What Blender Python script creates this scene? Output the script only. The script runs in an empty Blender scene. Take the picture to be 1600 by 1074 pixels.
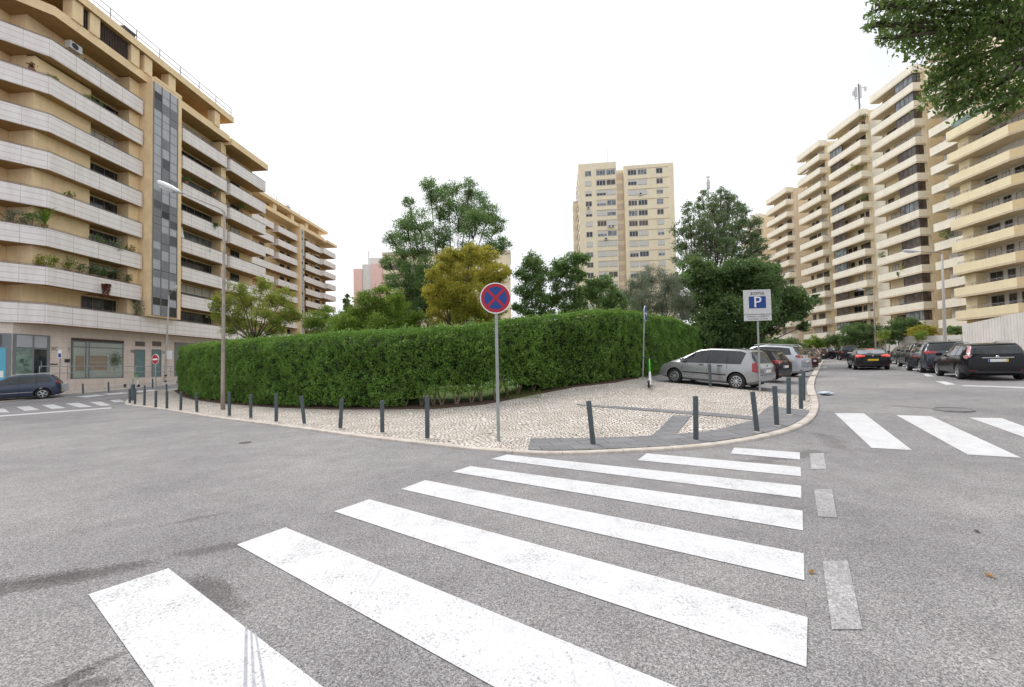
import bpy, bmesh, math, random
import numpy as np
from math import sin, cos, tan, pi, radians, sqrt, atan2
from mathutils import Vector, Matrix
from mathutils.bvhtree import BVHTree
random.seed(7); RNG = np.random.default_rng(7)
SC = bpy.context.scene; COL = SC.collection

# ------------------------------------------------------------------ camera
F, CX, CY, PITCH, ROLL, EYE = 635., 800., 555.4, radians(1.76), -.019, 1.65
cam = bpy.data.cameras.new('camera'); cam_o = bpy.data.objects.new('camera', cam); COL.objects.link(cam_o)
cam.sensor_width = 36; cam.lens = 36 * F / 1600; cam.shift_y = 18.4 / 1600; cam.clip_end = 4000; cam.clip_start = .05
cam_o.matrix_world = Matrix.Translation((0, 0, EYE)) @ Matrix.Rotation(pi / 2 + PITCH, 4, 'X') @ Matrix.Rotation(ROLL, 4, 'Z')
SC.camera = cam_o
# ------------------------------------------------------------------ light: bright overcast
world = bpy.data.worlds.new('World'); SC.world = world; world.use_nodes = True
SUN_EL, SUN_AZ = radians(56), radians(322)
def setup_world():
    nt = world.node_tree; nt.nodes.clear()
    out = nt.nodes.new('ShaderNodeOutputWorld'); bg = nt.nodes.new('ShaderNodeBackground')
    sky = nt.nodes.new('ShaderNodeTexSky'); sky.sky_type = 'NISHITA'; sky.sun_disc = False
    sky.sun_elevation = SUN_EL; sky.sun_rotation = SUN_AZ; sky.air_density = 1.5; sky.dust_density = 4
    mul = nt.nodes.new('ShaderNodeMixRGB'); mul.blend_type = 'MIX'; mul.inputs[0].default_value = .93
    tc = nt.nodes.new('ShaderNodeTexCoord'); nz = nt.nodes.new('ShaderNodeTexNoise'); nz.inputs['Scale'].default_value = 2.2; nz.inputs['Detail'].default_value = 4
    cr = nt.nodes.new('ShaderNodeValToRGB'); cr.color_ramp.elements[0].position = .3; cr.color_ramp.elements[1].position = .7
    cr.color_ramp.elements[0].color = (7.5, 7.7, 8.1, 1); cr.color_ramp.elements[1].color = (9.8, 9.9, 10.1, 1)
    nt.links.new(tc.outputs['Generated'], nz.inputs['Vector']); nt.links.new(nz.outputs['Fac'], cr.inputs[0])
    nt.links.new(sky.outputs[0], mul.inputs[1]); nt.links.new(cr.outputs[0], mul.inputs[2])
    nt.links.new(mul.outputs[0], bg.inputs[0]); bg.inputs[1].default_value = .1
    nt.links.new(bg.outputs[0], out.inputs[0])
setup_world()
sun = bpy.data.lights.new('sun', 'SUN'); sun.energy = 1.5; sun.angle = radians(25); sun.color = (1, .965, .92)
sun_o = bpy.data.objects.new('sun', sun); COL.objects.link(sun_o)
_d = Vector((sin(SUN_AZ) * cos(SUN_EL), cos(SUN_AZ) * cos(SUN_EL), sin(SUN_EL)))
sun_o.rotation_euler = _d.to_track_quat('Z', 'Y').to_euler()
vs = SC.view_settings; vs.view_transform = 'Standard'; vs.look = 'None'; vs.gamma = 1; vs.use_curve_mapping = False; vs.exposure = .42
SC.render.engine = 'CYCLES'

# ------------------------------------------------------------------ place measuring helpers
M34 = (sin(radians(34)), cos(radians(34)))
KS = [(-9999, 0), (10, 0), (15.5, .36), (18, .55), (24, .80), (34, 1.05), (75, 2.2), (200, 5), (99999, 5)]
def zs(s):
    for (a, za), (b, zb) in zip(KS, KS[1:]):
        if s <= b: return za + (zb - za) * (s - a) / (b - a)
def st(X, Y): return X * M34[0] + Y * M34[1], X * M34[1] - Y * M34[0]
def xy(s, t): return s * M34[0] + t * M34[1], s * M34[1] - t * M34[0]
def zst(s, t):
    w = min(1, max(0, (s - 8) / 9))
    z = zs(s) + w * .07 * min(8, max(0, .5 - t)); w2 = min(1, max(0, (-t - 30) / 6))
    if w2 <= 0 or s > 90: return z
    w2 *= min(1, (90 - s) / 20); return z * (1 - w2) + w2 * .065 * min(30, max(0, xy(s, t)[1] - 26.5))
def gz(X, Y): return zst(*st(X, Y))
def ray(px, py):
    d = Vector(((px - CX) / F, -(py - CY) / F, -1)); d.rotate(Matrix.Rotation(ROLL, 3, 'Z')); d.rotate(Matrix.Rotation(pi / 2 + PITCH, 3, 'X')); return d
def G(px, py, dz=0.):
    if dz:
        d = ray(px, py); d /= d.y; Y = .3
        while Y < 140 and EYE + d.z * Y > gz(d.x * Y, Y) + dz: Y += .02
        return Vector((d.x * Y, Y, gz(d.x * Y, Y) + dz))
    d = ray(px, py); d /= d.y; Y = .3
    while Y < 140:
        if EYE + d.z * Y <= gz(d.x * Y, Y):
            a, b = Y - .1, Y
            for _ in range(18):
                m = (a + b) / 2
                if EYE + d.z * m <= gz(d.x * m, m): b = m
                else: a = m
            return Vector((d.x * b, b, gz(d.x * b, b)))
        Y += .1
    return Vector((d.x * 140, 140, gz(d.x * 140, 140)))
def at(px, py, Y):
    d = ray(px, py); d /= d.y; return Vector((d.x * Y, Y, EYE + d.z * Y))
def atg(px, Y):
    p = at(px, 570, Y); p.z = gz(p.x, p.y); return p
class Frame:      # a building's own axes: u runs along the facade away from the viewer, z up
    def __init__(s, X, Y, deg): s.o = Vector((X, Y, 0)); s.a = radians(deg); s.u = Vector((sin(s.a), cos(s.a), 0)); s.n = Vector((-cos(s.a), sin(s.a), 0))
    def uz(s, px, py, v=0):   # v measured along n
        d = ray(px, py); o = s.o + s.n * v; t = (o - Vector((0, 0, EYE))).dot(s.n) / d.dot(s.n)
        p = Vector((0, 0, EYE)) + d * t; return (p - s.o).dot(s.u), p.z
    def w(s, u, v, z=0): return s.o + s.u * u + s.n * v + Vector((0, 0, z))

# ------------------------------------------------------------------ mesh + object helpers
class MB:
    def __init__(s): s.v = []; s.f = []; s.m = []; s.M = None
    def add(s, vs, fs, m=0):
        n = len(s.v)
        for p in vs:
            p = Vector(p); s.v.append(tuple(s.M @ p if s.M else p))
        for f in fs: s.f.append(tuple(i + n for i in f)); s.m.append(m)
    def box(s, x0, x1, y0, y1, z0, z1, m=0):
        s.add([(x0, y0, z0), (x1, y0, z0), (x1, y1, z0), (x0, y1, z0), (x0, y0, z1), (x1, y0, z1), (x1, y1, z1), (x0, y1, z1)],
              [(0, 3, 2, 1), (4, 5, 6, 7), (0, 1, 5, 4), (1, 2, 6, 5), (2, 3, 7, 6), (3, 0, 4, 7)], m)
    def prism(s, poly, z0, z1, m=0, mt=None):
        n = len(poly)
        if sum(poly[i][0] * poly[(i + 1) % n][1] - poly[(i + 1) % n][0] * poly[i][1] for i in range(n)) < 0: poly = poly[::-1]
        s.add([(x, y, z0) for x, y in poly] + [(x, y, z1) for x, y in poly], [tuple(range(n))[::-1]], m if mt is None else mt)
        k = len(s.v) - 2 * n
        s.f.append(tuple(range(k + n, k + 2 * n))); s.m.append(m)
        for i in range(n): s.f.append((k + i, k + (i + 1) % n, k + n + (i + 1) % n, k + n + i)); s.m.append(m)
    def tube(s, pts, rad, n=8, m=0, cap=True):
        pts = [Vector(p) for p in pts]
        if not isinstance(rad, (list, tuple)): rad = [rad] * len(pts)
        vs = []; up = None
        for i, p in enumerate(pts):
            d = (pts[min(i + 1, len(pts) - 1)] - pts[max(i - 1, 0)]).normalized()
            a = d.cross(Vector((0, 0, 1))) if up is None else up - d * up.dot(d)
            if a.length < 1e-3: a = d.cross(Vector((0, 1, 0)))
            a.normalize(); up = a; b = d.cross(a)
            for k in range(n): vs.append(p + (a * cos(2 * pi * k / n) + b * sin(2 * pi * k / n)) * rad[i])
        fs = []
        for i in range(len(pts) - 1):
            for k in range(n): fs.append((i * n + k, i * n + (k + 1) % n, (i + 1) * n + (k + 1) % n, (i + 1) * n + k))
        if cap: fs += [tuple(range(n))[::-1], tuple(range((len(pts) - 1) * n, len(pts) * n))]
        s.add(vs, fs, m)
    def lathe(s, prof, axis='z', n=20, m=0, o=(0, 0, 0)):   # prof: (r, h)
        vs = []
        for r, h in prof:
            for k in range(n):
                a = 2 * pi * k / n; c = (r * cos(a), r * sin(a), h)
                if axis == 'y': c = (c[0], c[2], c[1])
                if axis == 'x': c = (c[2], c[0], c[1])
                vs.append((c[0] + o[0], c[1] + o[1], c[2] + o[2]))
        fs = [(i * n + k, i * n + (k + 1) % n, (i + 1) * n + (k + 1) % n, (i + 1) * n + k) for i in range(len(prof) - 1) for k in range(n)]
        fs += [tuple(range(n))[::-1], tuple(range((len(prof) - 1) * n, len(prof) * n))]
        s.add(vs, fs, m)
    def build(s, name, mats, parent=None, smooth=False):
        me = bpy.data.meshes.new(name); me.from_pydata(s.v, [], s.f)
        if not isinstance(mats, (list, tuple)): mats = [mats]
        for q in mats: me.materials.append(MAT(q) if isinstance(q, str) else q)
        if len(mats) > 1: me.polygons.foreach_set('material_index', s.m)
        bm = bmesh.new(); bm.from_mesh(me); bmesh.ops.recalc_face_normals(bm, faces=bm.faces); bm.to_mesh(me); bm.free()
        if smooth: me.polygons.foreach_set('use_smooth', [True] * len(me.polygons))
        me.update()
        return link(name, me, parent)
def link(name, data, parent=None):
    o = bpy.data.objects.new(name, data); COL.objects.link(o)
    if parent is not None: o.parent = parent
    return o
def tag(o, label=None, cat=None, group=None, kind=None):
    if label: o['label'] = label
    if cat: o['category'] = cat
    if group: o['group'] = group
    if kind: o['kind'] = kind
    return o
def thing(name, label, cat, loc=(0, 0, 0), rz=0, group=None):
    o = link(name, None); o.location = loc; o.rotation_euler = (0, 0, rz); return tag(o, label, cat, group)
def box(name, mats, parent, *a):
    b = MB(); b.box(*a); return b.build(name, mats, parent)
def copy_tree(o, parent=None):
    c = o.copy(); COL.objects.link(c)
    if parent is not None: c.parent = parent
    for ch in list(o.children): copy_tree(ch, c)
    return c
def dup(src, parent, loc):
    c = copy_tree(src, parent); c.location = loc; return c
def offs(path, d):
    out = []
    for i, p in enumerate(path):
        p = Vector(p)
        a = (p - Vector(path[i - 1])).normalized() if i else None
        b = (Vector(path[i + 1]) - p).normalized() if i < len(path) - 1 else None
        if a is None: a = b
        if b is None: b = a
        n = Vector((-(a + b).y, (a + b).x)).normalized(); k = n.dot(Vector((-a.y, a.x)))
        out.append(tuple(p + n * d / max(k, .3)))
    return out
def strip(b, path, d, z0, z1, m=0): b.prism(list(path) + offs(path, d)[::-1], z0, z1, m)
_font = None
def text(s, size, mat, parent, loc, rot, name='lettering', ext=.004, sx=1):
    cu = bpy.data.curves.new(name, 'FONT'); cu.body = s; cu.size = size; cu.align_x = 'CENTER'; cu.align_y = 'CENTER'; cu.extrude = ext
    cu.resolution_u = 3
    t = bpy.data.objects.new(name, cu); COL.objects.link(t)
    me = bpy.data.meshes.new_from_object(t); bpy.data.objects.remove(t)
    me.materials.clear(); me.materials.append(MAT(mat)); o = link(name, me, parent)
    o.location = loc; o.rotation_euler = rot; o.scale = (sx, 1, 1); return o

# ------------------------------------------------------------------ materials
_M = {}
def new_mat(name, col, rough=.7, metal=0., spec=.5):
    m = bpy.data.materials.new(name); m.use_nodes = True; p = m.node_tree.nodes['Principled BSDF']
    p.inputs['Base Color'].default_value = (*col, 1); p.inputs['Roughness'].default_value = rough
    p.inputs['Metallic'].default_value = metal; p.inputs['Specular IOR Level'].default_value = spec
    _M[name] = m; return m, m.node_tree, p
def nd(nt, t, **k):
    n = nt.nodes.new(t)
    for a, v in k.items():
        if a in n.inputs: n.inputs[a].default_value = v
        else: setattr(n, a, v)
    return n
def L(nt, a, b): nt.links.new(a, b)
def ramp(nt, src, stops):
    r = nd(nt, 'ShaderNodeValToRGB'); e = r.color_ramp.elements
    while len(e) < len(stops): e.new(.5)
    for q, (p, c) in zip(e, stops): q.position = p; q.color = (*c, 1) if len(c) == 3 else c
    L(nt, src, r.inputs[0]); return r.outputs[0]
def mixc(nt, fac, a, b, mode='MIX'):
    m = nd(nt, 'ShaderNodeMixRGB', blend_type=mode)
    for i, x in enumerate((fac, a, b)):
        if hasattr(x, 'is_output'): L(nt, x, m.inputs[i])
        elif i == 0: m.inputs[0].default_value = x
        else: m.inputs[i].default_value = (*x, 1)
    return m.outputs[0]
def noise(nt, scale, vec=None, detail=4, rough=.55):
    n = nd(nt, 'ShaderNodeTexNoise', Scale=scale, Detail=detail, Roughness=rough)
    if vec is None: vec = nd(nt, 'ShaderNodeTexCoord').outputs['Object']
    L(nt, vec, n.inputs['Vector']); return n.outputs['Fac']
def bump(nt, p, h, strength=.4, dist=.01):
    b = nd(nt, 'ShaderNodeBump', Strength=strength, Distance=dist); L(nt, h, b.inputs['Height']); L(nt, b.outputs[0], p.inputs['Normal'])
def mottled(name, col, var=.12, scale=1.5, rough=.8, fine=30, bumps=.15, streak=True, metal=0., spec=.4):
    m, nt, p = new_mat(name, col, rough, metal, spec)
    tc = nd(nt, 'ShaderNodeTexCoord').outputs['Object']
    a = noise(nt, scale, tc); b = noise(nt, fine, tc, 2)
    lo = tuple(c * (1 - var) for c in col); hi = tuple(min(1, c * (1 + var * .6)) for c in col)
    c = ramp(nt, a, [(.3, lo), (.7, hi)])
    if streak:
        mp = nd(nt, 'ShaderNodeMapping'); mp.inputs['Scale'].default_value = (2.2, 2.2, .18); L(nt, tc, mp.inputs[0])
        s = noise(nt, 1.3, mp.outputs[0], 5, .7)
        c = mixc(nt, ramp(nt, s, [(.5, (0, 0, 0)), (.8, (.55, .55, .55))]), c, tuple(x * .72 for x in col))
    c = mixc(nt, .12, c, ramp(nt, b, [(.3, (.2, .2, .2)), (.7, (.9, .9, .9))]), 'OVERLAY')
    L(nt, c, p.inputs['Base Color'])
    if bumps: bump(nt, p, b, bumps, .01)
    return m
def leafmat(name, cols, trans=.35, rough=.55, clump=.35):
    m, nt, p = new_mat(name, cols[0], rough, 0, .35)
    g = nd(nt, 'ShaderNodeNewGeometry')
    c = ramp(nt, g.outputs['Random Per Island'], [(i / (len(cols) - 1), q) for i, q in enumerate(cols)])
    n = noise(nt, clump, None, 3)
    c = mixc(nt, ramp(nt, n, [(.35, (0, 0, 0)), (.65, (.5, .5, .5))]), c, tuple(x * 1.35 for x in cols[-1]))
    L(nt, c, p.inputs['Base Color'])
    t = nd(nt, 'ShaderNodeBsdfTranslucent'); L(nt, mixc(nt, .5, c, tuple(min(1, x * 1.8) for x in cols[-1])), t.inputs[0])
    ms = nd(nt, 'ShaderNodeMixShader'); ms.inputs[0].default_value = trans
    L(nt, p.outputs[0], ms.inputs[1]); L(nt, t.outputs[0], ms.inputs[2]); L(nt, ms.outputs[0], nt.nodes['Material Output'].inputs[0]); return m
def asphalt_nodes(nt):
    tc = nd(nt, 'ShaderNodeTexCoord').outputs['Object']
    v = nd(nt, 'ShaderNodeTexVoronoi', Scale=150.); L(nt, tc, v.inputs['Vector'])
    sp = nd(nt, 'ShaderNodeSeparateColor'); L(nt, v.outputs['Color'], sp.inputs[0])
    c = ramp(nt, sp.outputs[0], [(0, (.135, .130, .135)), (.30, (.22, .213, .217)), (.6, (.31, .302, .305)), (1, (.47, .46, .455))])
    n2 = noise(nt, 45, tc, 3); c = mixc(nt, .28, c, ramp(nt, n2, [(.35, (.12, .12, .12)), (.65, (.80, .79, .79))]), 'OVERLAY')
    big = noise(nt, .35, tc, 5, .6); c = mixc(nt, 1, c, ramp(nt, big, [(.3, (.76, .755, .77)), (.7, (1.16, 1.15, 1.135))]), 'MULTIPLY')
    mid = noise(nt, 2.3, tc, 6, .7); c = mixc(nt, 1, c, ramp(nt, mid, [(.3, (.84, .835, .83)), (.7, (1.08, 1.08, 1.08))]), 'MULTIPLY')
    return c, tc, v.outputs['Distance']
def make_mats():
    # asphalt with its worn patches
    m, nt, p = new_mat('asphalt', (.25, .25, .25), .85, 0, .3); c, tc, d = asphalt_nodes(nt)
    wn_ = nd(nt, 'ShaderNodeMath', operation='MULTIPLY_ADD'); L(nt, noise(nt, 28, tc, 4, .7), wn_.inputs[0]); wn_.inputs[1].default_value = 1.1; L(nt, noise(nt, 3.0, tc, 6, .75), wn_.inputs[2]); wn = wn_.outputs[0]
    for (px, py, rpx, rpy, dark) in STAINS:
        a = G(px, py); b = G(px + rpx, py + rpy); r = max(.12, (b - a).length); ang = atan2(b.y - a.y, b.x - a.x)
        mp = nd(nt, 'ShaderNodeMapping', vector_type='TEXTURE'); mp.inputs['Location'].default_value = (a.x, a.y, 0); mp.inputs['Rotation'].default_value = (0, 0, ang)
        mp.inputs['Scale'].default_value = (r, r * .28, 50); L(nt, tc, mp.inputs[0])
        ln = nd(nt, 'ShaderNodeVectorMath', operation='LENGTH'); L(nt, mp.outputs[0], ln.inputs[0])
        ad = nd(nt, 'ShaderNodeMath', operation='MULTIPLY_ADD'); L(nt, wn, ad.inputs[0]); ad.inputs[1].default_value = 1.5; L(nt, ln.outputs['Value'], ad.inputs[2])
        f = ramp(nt, ad.outputs[0], [(.0, (1, 1, 1)), (.5, (1, 1, 1)), (1.0, (0, 0, 0))]) if False else None
        mr = nd(nt, 'ShaderNodeMapRange'); L(nt, ad.outputs[0], mr.inputs[0]); mr.inputs[1].default_value = 2.05; mr.inputs[2].default_value = 2.4
        mr.inputs[3].default_value = dark; mr.inputs[4].default_value = 0
        c = mixc(nt, mr.outputs[0], c, mixc(nt, 1, c, (.40, .375, .375), 'MULTIPLY'))
    L(nt, c, p.inputs['Base Color']); bump(nt, p, d, .5, .006)
    m, nt, p = new_mat('patched_asphalt', (.2, .2, .2), .85, 0, .3); c, tc, d = asphalt_nodes(nt)
    L(nt, mixc(nt, 1, c, (.80, .79, .79), 'MULTIPLY'), p.inputs['Base Color']); bump(nt, p, d, .5, .006)
    # road paint
    for nm, lo, hi in (('road_paint', .655, .76), ('faded_road_paint', .41, .58)):
        m, nt, p = new_mat(nm, (.8, .8, .8), .6, 0, .3); c, tc, d = asphalt_nodes(nt)
        n1 = noise(nt, 60, tc, 4, .7); n2 = noise(nt, 2.2, tc, 4, .6)
        ad = nd(nt, 'ShaderNodeMath', operation='MULTIPLY_ADD'); L(nt, n2, ad.inputs[0]); ad.inputs[1].default_value = .45; L(nt, n1, ad.inputs[2])
        f = ramp(nt, ad.outputs[0], [(lo + .12, (0, 0, 0)), (hi + .16, (.85, .85, .85))])
        dirt = ramp(nt, noise(nt, 6, tc, 5, .7), [(.35, (.68, .68, .69)), (.65, (.60, .60, .61))])
        mp = nd(nt, 'ShaderNodeMapping'); mp.inputs['Rotation'].default_value = (0, 0, .7); mp.inputs['Scale'].default_value = (9, .5, 1); L(nt, tc, mp.inputs[0])
        tr = ramp(nt, noise(nt, 1.2, mp.outputs[0], 3, .6), [(.62, (1, 1, 1)), (.72, (.86, .86, .88))])
        L(nt, mixc(nt, f, mixc(nt, 1, dirt, tr, 'MULTIPLY'), c), p.inputs['Base Color']); bump(nt, p, n1, .2, .004)
    # cobbles
    m, nt, p = new_mat('cobbles', (.55, .5, .45), .75, 0, .3); tc = nd(nt, 'ShaderNodeTexCoord').outputs['Object']
    wv = nd(nt, 'ShaderNodeTexNoise', Scale=.9, Detail=2.); L(nt, tc, wv.inputs['Vector'])
    sc = nd(nt, 'ShaderNodeVectorMath', operation='MULTIPLY_ADD'); L(nt, wv.outputs['Color'], sc.inputs[0]); sc.inputs[1].default_value = (.75, .75, 0); L(nt, tc, sc.inputs[2])
    w2 = nd(nt, 'ShaderNodeTexNoise', Scale=9., Detail=1.); L(nt, tc, w2.inputs['Vector'])
    s2 = nd(nt, 'ShaderNodeVectorMath', operation='MULTIPLY_ADD'); L(nt, w2.outputs['Color'], s2.inputs[0]); s2.inputs[1].default_value = (.05, .05, 0); L(nt, sc.outputs[0], s2.inputs[2])
    mp = nd(nt, 'ShaderNodeMapping'); mp.inputs['Rotation'].default_value = (0, 0, .35); L(nt, s2.outputs[0], mp.inputs[0])
    br = nd(nt, 'ShaderNodeTexBrick', Scale=1., offset=.5); br.inputs['Brick Width'].default_value = .125; br.inputs['Row Height'].default_value = .10
    br.inputs['Mortar Size'].default_value = .015; br.inputs['Mortar Smooth'].default_value = .55; br.inputs['Bias'].default_value = .1
    br.inputs['Color1'].default_value = (.56, .51, .46, 1); br.inputs['Color2'].default_value = (.80, .755, .70, 1); br.inputs['Mortar'].default_value = (.13, .11, .09, 1)
    L(nt, mp.outputs[0], br.inputs['Vector'])
    c = mixc(nt, 1, br.outputs['Color'], ramp(nt, noise(nt, .8, tc, 5, .65), [(.3, (.82, .79, .76)), (.7, (1.08, 1.06, 1.05))]), 'MULTIPLY')
    c = mixc(nt, ramp(nt, noise(nt, 5, tc, 5, .8), [(.66, (0, 0, 0)), (.74, (.6, .6, .6))]), c, (.12, .10, .07))
    L(nt, c, p.inputs['Base Color']); iv = nd(nt, 'ShaderNodeMath', operation='SUBTRACT'); iv.inputs[0].default_value = 1; L(nt, br.outputs['Fac'], iv.inputs[1])
    bump(nt, p, iv.outputs[0], .8, .02)
    # grey tactile slabs
    m, nt, p = new_mat('grey_slabs', (.14, .14, .15), .75, 0, .35); tc = nd(nt, 'ShaderNodeTexCoord').outputs['Object']
    mp = nd(nt, 'ShaderNodeMapping'); mp.inputs['Rotation'].default_value = (0, 0, -.16); L(nt, tc, mp.inputs[0])
    b1 = nd(nt, 'ShaderNodeTexBrick', Scale=1., offset=.5); b1.inputs['Brick Width'].default_value = .6; b1.inputs['Row Height'].default_value = .4; b1.inputs['Mortar Size'].default_value = .008
    b1.inputs['Color1'].default_value = (.20, .20, .21, 1); b1.inputs['Color2'].default_value = (.25, .245, .255, 1); b1.inputs['Mortar'].default_value = (.04, .04, .04, 1)
    L(nt, mp.outputs[0], b1.inputs['Vector'])
    b2 = nd(nt, 'ShaderNodeTexBrick', Scale=1., offset=0.); b2.inputs['Brick Width'].default_value = .1; b2.inputs['Row Height'].default_value = .05; b2.inputs['Mortar Size'].default_value = .004
    b2.inputs['Color1'].default_value = (1, 1, 1, 1); b2.inputs['Color2'].default_value = (.92, .92, .92, 1); b2.inputs['Mortar'].default_value = (.72, .72, .72, 1); L(nt, mp.outputs[0], b2.inputs['Vector'])
    c = mixc(nt, 1, b1.outputs['Color'], b2.outputs['Color'], 'MULTIPLY')
    c = mixc(nt, ramp(nt, noise(nt, 2.5, tc, 6, .7), [(.5, (0, 0, 0)), (.75, (.5, .5, .5))]), c, (.27, .255, .24))
    L(nt, c, p.inputs['Base Color']); bump(nt, p, b2.outputs['Fac'], .3, .004)
    # kerb stone
    m, nt, p = new_mat('kerb_stone', (.5, .45, .4), .8, 0, .3); tc = nd(nt, 'ShaderNodeTexCoord').outputs['Object']
    c = ramp(nt, noise(nt, 3, tc, 6, .7), [(.25, (.40, .34, .29)), (.55, (.60, .54, .48)), (.8, (.66, .62, .57))])
    c = mixc(nt, ramp(nt, noise(nt, 40, tc, 3), [(.55, (0, 0, 0)), (.7, (.35, .35, .35))]), c, (.2, .18, .16)); L(nt, c, p.inputs['Base Color'])
    # facade tiles
    def tiles(nm, c1, c2, mortar, w, h, off=0., mort=.012, axis='x'):
        m, nt, p = new_mat(nm, c1, .5, 0, .45); tc = nd(nt, 'ShaderNodeTexCoord').outputs['Object']
        se = nd(nt, 'ShaderNodeSeparateXYZ'); L(nt, tc, se.inputs[0]); cb = nd(nt, 'ShaderNodeCombineXYZ')
        sm = nd(nt, 'ShaderNodeMath', operation='SUBTRACT'); L(nt, se.outputs[0], sm.inputs[0]); L(nt, se.outputs[1], sm.inputs[1])
        L(nt, sm.outputs[0], cb.inputs[0]); L(nt, se.outputs[2], cb.inputs[1])
        b = nd(nt, 'ShaderNodeTexBrick', Scale=1., offset=off); b.inputs['Brick Width'].default_value = w; b.inputs['Row Height'].default_value = h; b.inputs['Mortar Size'].default_value = mort
        b.inputs['Color1'].default_value = (*c1, 1); b.inputs['Color2'].default_value = (*c2, 1); b.inputs['Mortar'].default_value = (*mortar, 1); L(nt, cb.outputs[0], b.inputs['Vector'])
        mp = nd(nt, 'ShaderNodeMapping'); mp.inputs['Scale'].default_value = (1.6, 1.6, .25); L(nt, tc, mp.inputs[0])
        c = mixc(nt, 1, b.outputs['Color'], ramp(nt, noise(nt, 1.2, mp.outputs[0], 6, .7), [(.3, (.88, .86, .84)), (.6, (1, 1, 1))]), 'MULTIPLY')
        L(nt, c, p.inputs['Base Color'])
    tiles('marble_cladding', (.82, .77, .755), (.86, .815, .80), (.58, .50, .48), 1.9, .457, 0., .022)
    tiles('marble_wall', (.66, .575, .505), (.71, .625, .56), (.50, .42, .37), .9, .45, .5, .01)
    tiles('beige_panels', (.76, .66, .53), (.79, .69, .56), (.52, .41, .30), 1.5, 3.0, 0., .02)
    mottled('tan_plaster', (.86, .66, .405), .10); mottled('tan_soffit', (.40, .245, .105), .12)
    mottled('cream_plaster', (.91, .85, .725), .08, .8); mottled('sand_plaster', (.89, .77, .555), .08, .8)
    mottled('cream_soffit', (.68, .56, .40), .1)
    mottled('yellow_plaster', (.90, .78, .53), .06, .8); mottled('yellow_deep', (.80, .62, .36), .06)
    mottled('tower_plaster', (.87, .755, .565), .06, .6); mottled('tower_pale', (.70, .58, .49), .08, .6); mottled('tower_line', (.40, .30, .20), .08)
    mottled('pink_plaster', (.84, .58, .54), .07); mottled('white_plaster', (.72, .72, .70), .08)
    mottled('concrete_wall', (.70, .67, .63), .1, .9); mottled('soil', (.09, .055, .035), .3, 6, .95, 40, .5, False)
    mottled('bark', (.10, .075, .055), .35, 5, .9, 30, .6); mottled('pale_bark', (.20, .15, .11), .3, 5, .9, 30, .6)
    mottled('dark_brown', (.075, .05, .04), .2, 2, .6); mottled('bollard_paint', (.075, .095, .105), .2, 6, .55, 60, .1, True)
    mottled('galvanised', (.33, .35, .35), .15, 4, .5, 50, .05, True, .4); mottled('lamp_grey', (.42, .40, .38), .15, 3, .6, 40, .1, True)
    mottled('lamp_rust', (.37, .31, .275), .3, 2.5, .7, 40, .1, True)
    mottled('rail_metal', (.22, .20, .20), .1, 3, .5, 30, 0, False, .3); mottled('white_frame', (.55, .55, .55), .06, 3, .5, 30, 0, False)
    mottled('grey_metal', (.43, .44, .47), .10, 1.3, .5, 30, 0, True, .1); mottled('grey_metal_dark', (.10, .105, .115), .1, 2, .6, 30, 0, False)
    mottled('grey_frame', (.20, .215, .23), .08, 3, .5, 30, 0, False, .2); mottled('teal_door', (.13, .22, .225), .12, 2, .5, 30, 0, False)
    mottled('blind', (.64, .62, .59), .06, 2, .7, 30, 0, False); mottled('brown_blind', (.13, .10, .085), .15, 2, .7, 30, 0, False)
    mottled('wood', (.36, .16, .04), .25, 4, .5, 30, 0, False); mottled('terracotta', (.32, .15, .09), .15, 8, .8)
    mottled('room_wall', (.52, .53, .47), .1, 1, .8, 30, 0, False)
    for nm, c, r, mt in (('black_rubber', (.018, .018, .019), .75, 0), ('black_plastic', (.025, .025, .027), .5, 0), ('alloy', (.55, .56, .58), .3, .85), ('chrome', (.75, .76, .78), .15, 1),
        ('sign_white', (.80, .80, .80), .4, 0), ('sign_red', (.40, .006, .022), .55, 0), ('sign_blue', (.006, .045, .23), .55, 0), ('sign_grey', (.60, .60, .61), .45, 0), ('ink', (.03, .025, .03), .6, 0),
        ('plate_yellow', (.80, .56, .02), .4, 0), ('plate_white', (.75, .75, .74), .4, 0), ('plate_blue', (.02, .10, .5), .4, 0), ('scooter_green', (.10, .66, .06), .35, 0), ('scooter_white', (.75, .76, .76), .35, 0),
        ('lamp_glass', (.62, .64, .66), .2, 0), ('lamp_white', (.70, .71, .71), .35, 0), ('poster_cyan', (.10, .42, .58), .3, 0), ('poster_pink', (.55, .04, .12), .3, 0), ('paper_blue', (.62, .70, .76), .8, 0), ('manhole_iron', (.075, .07, .07), .6, .3), ('light_lens', (.7, .72, .75), .08, 0)):
        m, nt, p = new_mat(nm, c, r, mt)
        n = noise(nt, 14, None, 3); L(nt, mixc(nt, 1, c, ramp(nt, n, [(.3, (.88, .88, .88)), (.7, (1.06, 1.06, 1.06))]), 'MULTIPLY'), p.inputs['Base Color'])
    for nm, c, co in (('silver_paint', (.34, .35, .36), .5), ('black_paint', (.010, .010, .013), 0), ('navy_paint', (.035, .05, .085), .3), ('slate_paint', (.055, .065, .085), .4), ('white_car_paint', (.46, .48, .52), .3), ('darkred_paint', (.09, .015, .018), .2), ('charcoal_paint', (.03, .032, .036), .3), ('grey_car_paint', (.16, .17, .18), .5)):
        m, nt, p = new_mat(nm, c, .28, co); dk = max(c) < .06; p.inputs['Coat Weight'].default_value = .35 if dk else .7; p.inputs['Coat Roughness'].default_value = .06 if dk else .14; p.inputs['Specular IOR Level'].default_value = .15 if dk else .3
        n = noise(nt, 3, None, 4); L(nt, ramp(nt, n, [(.3, (.24,) * 3), (.7, (.34,) * 3)]), p.inputs['Roughness'])
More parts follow.
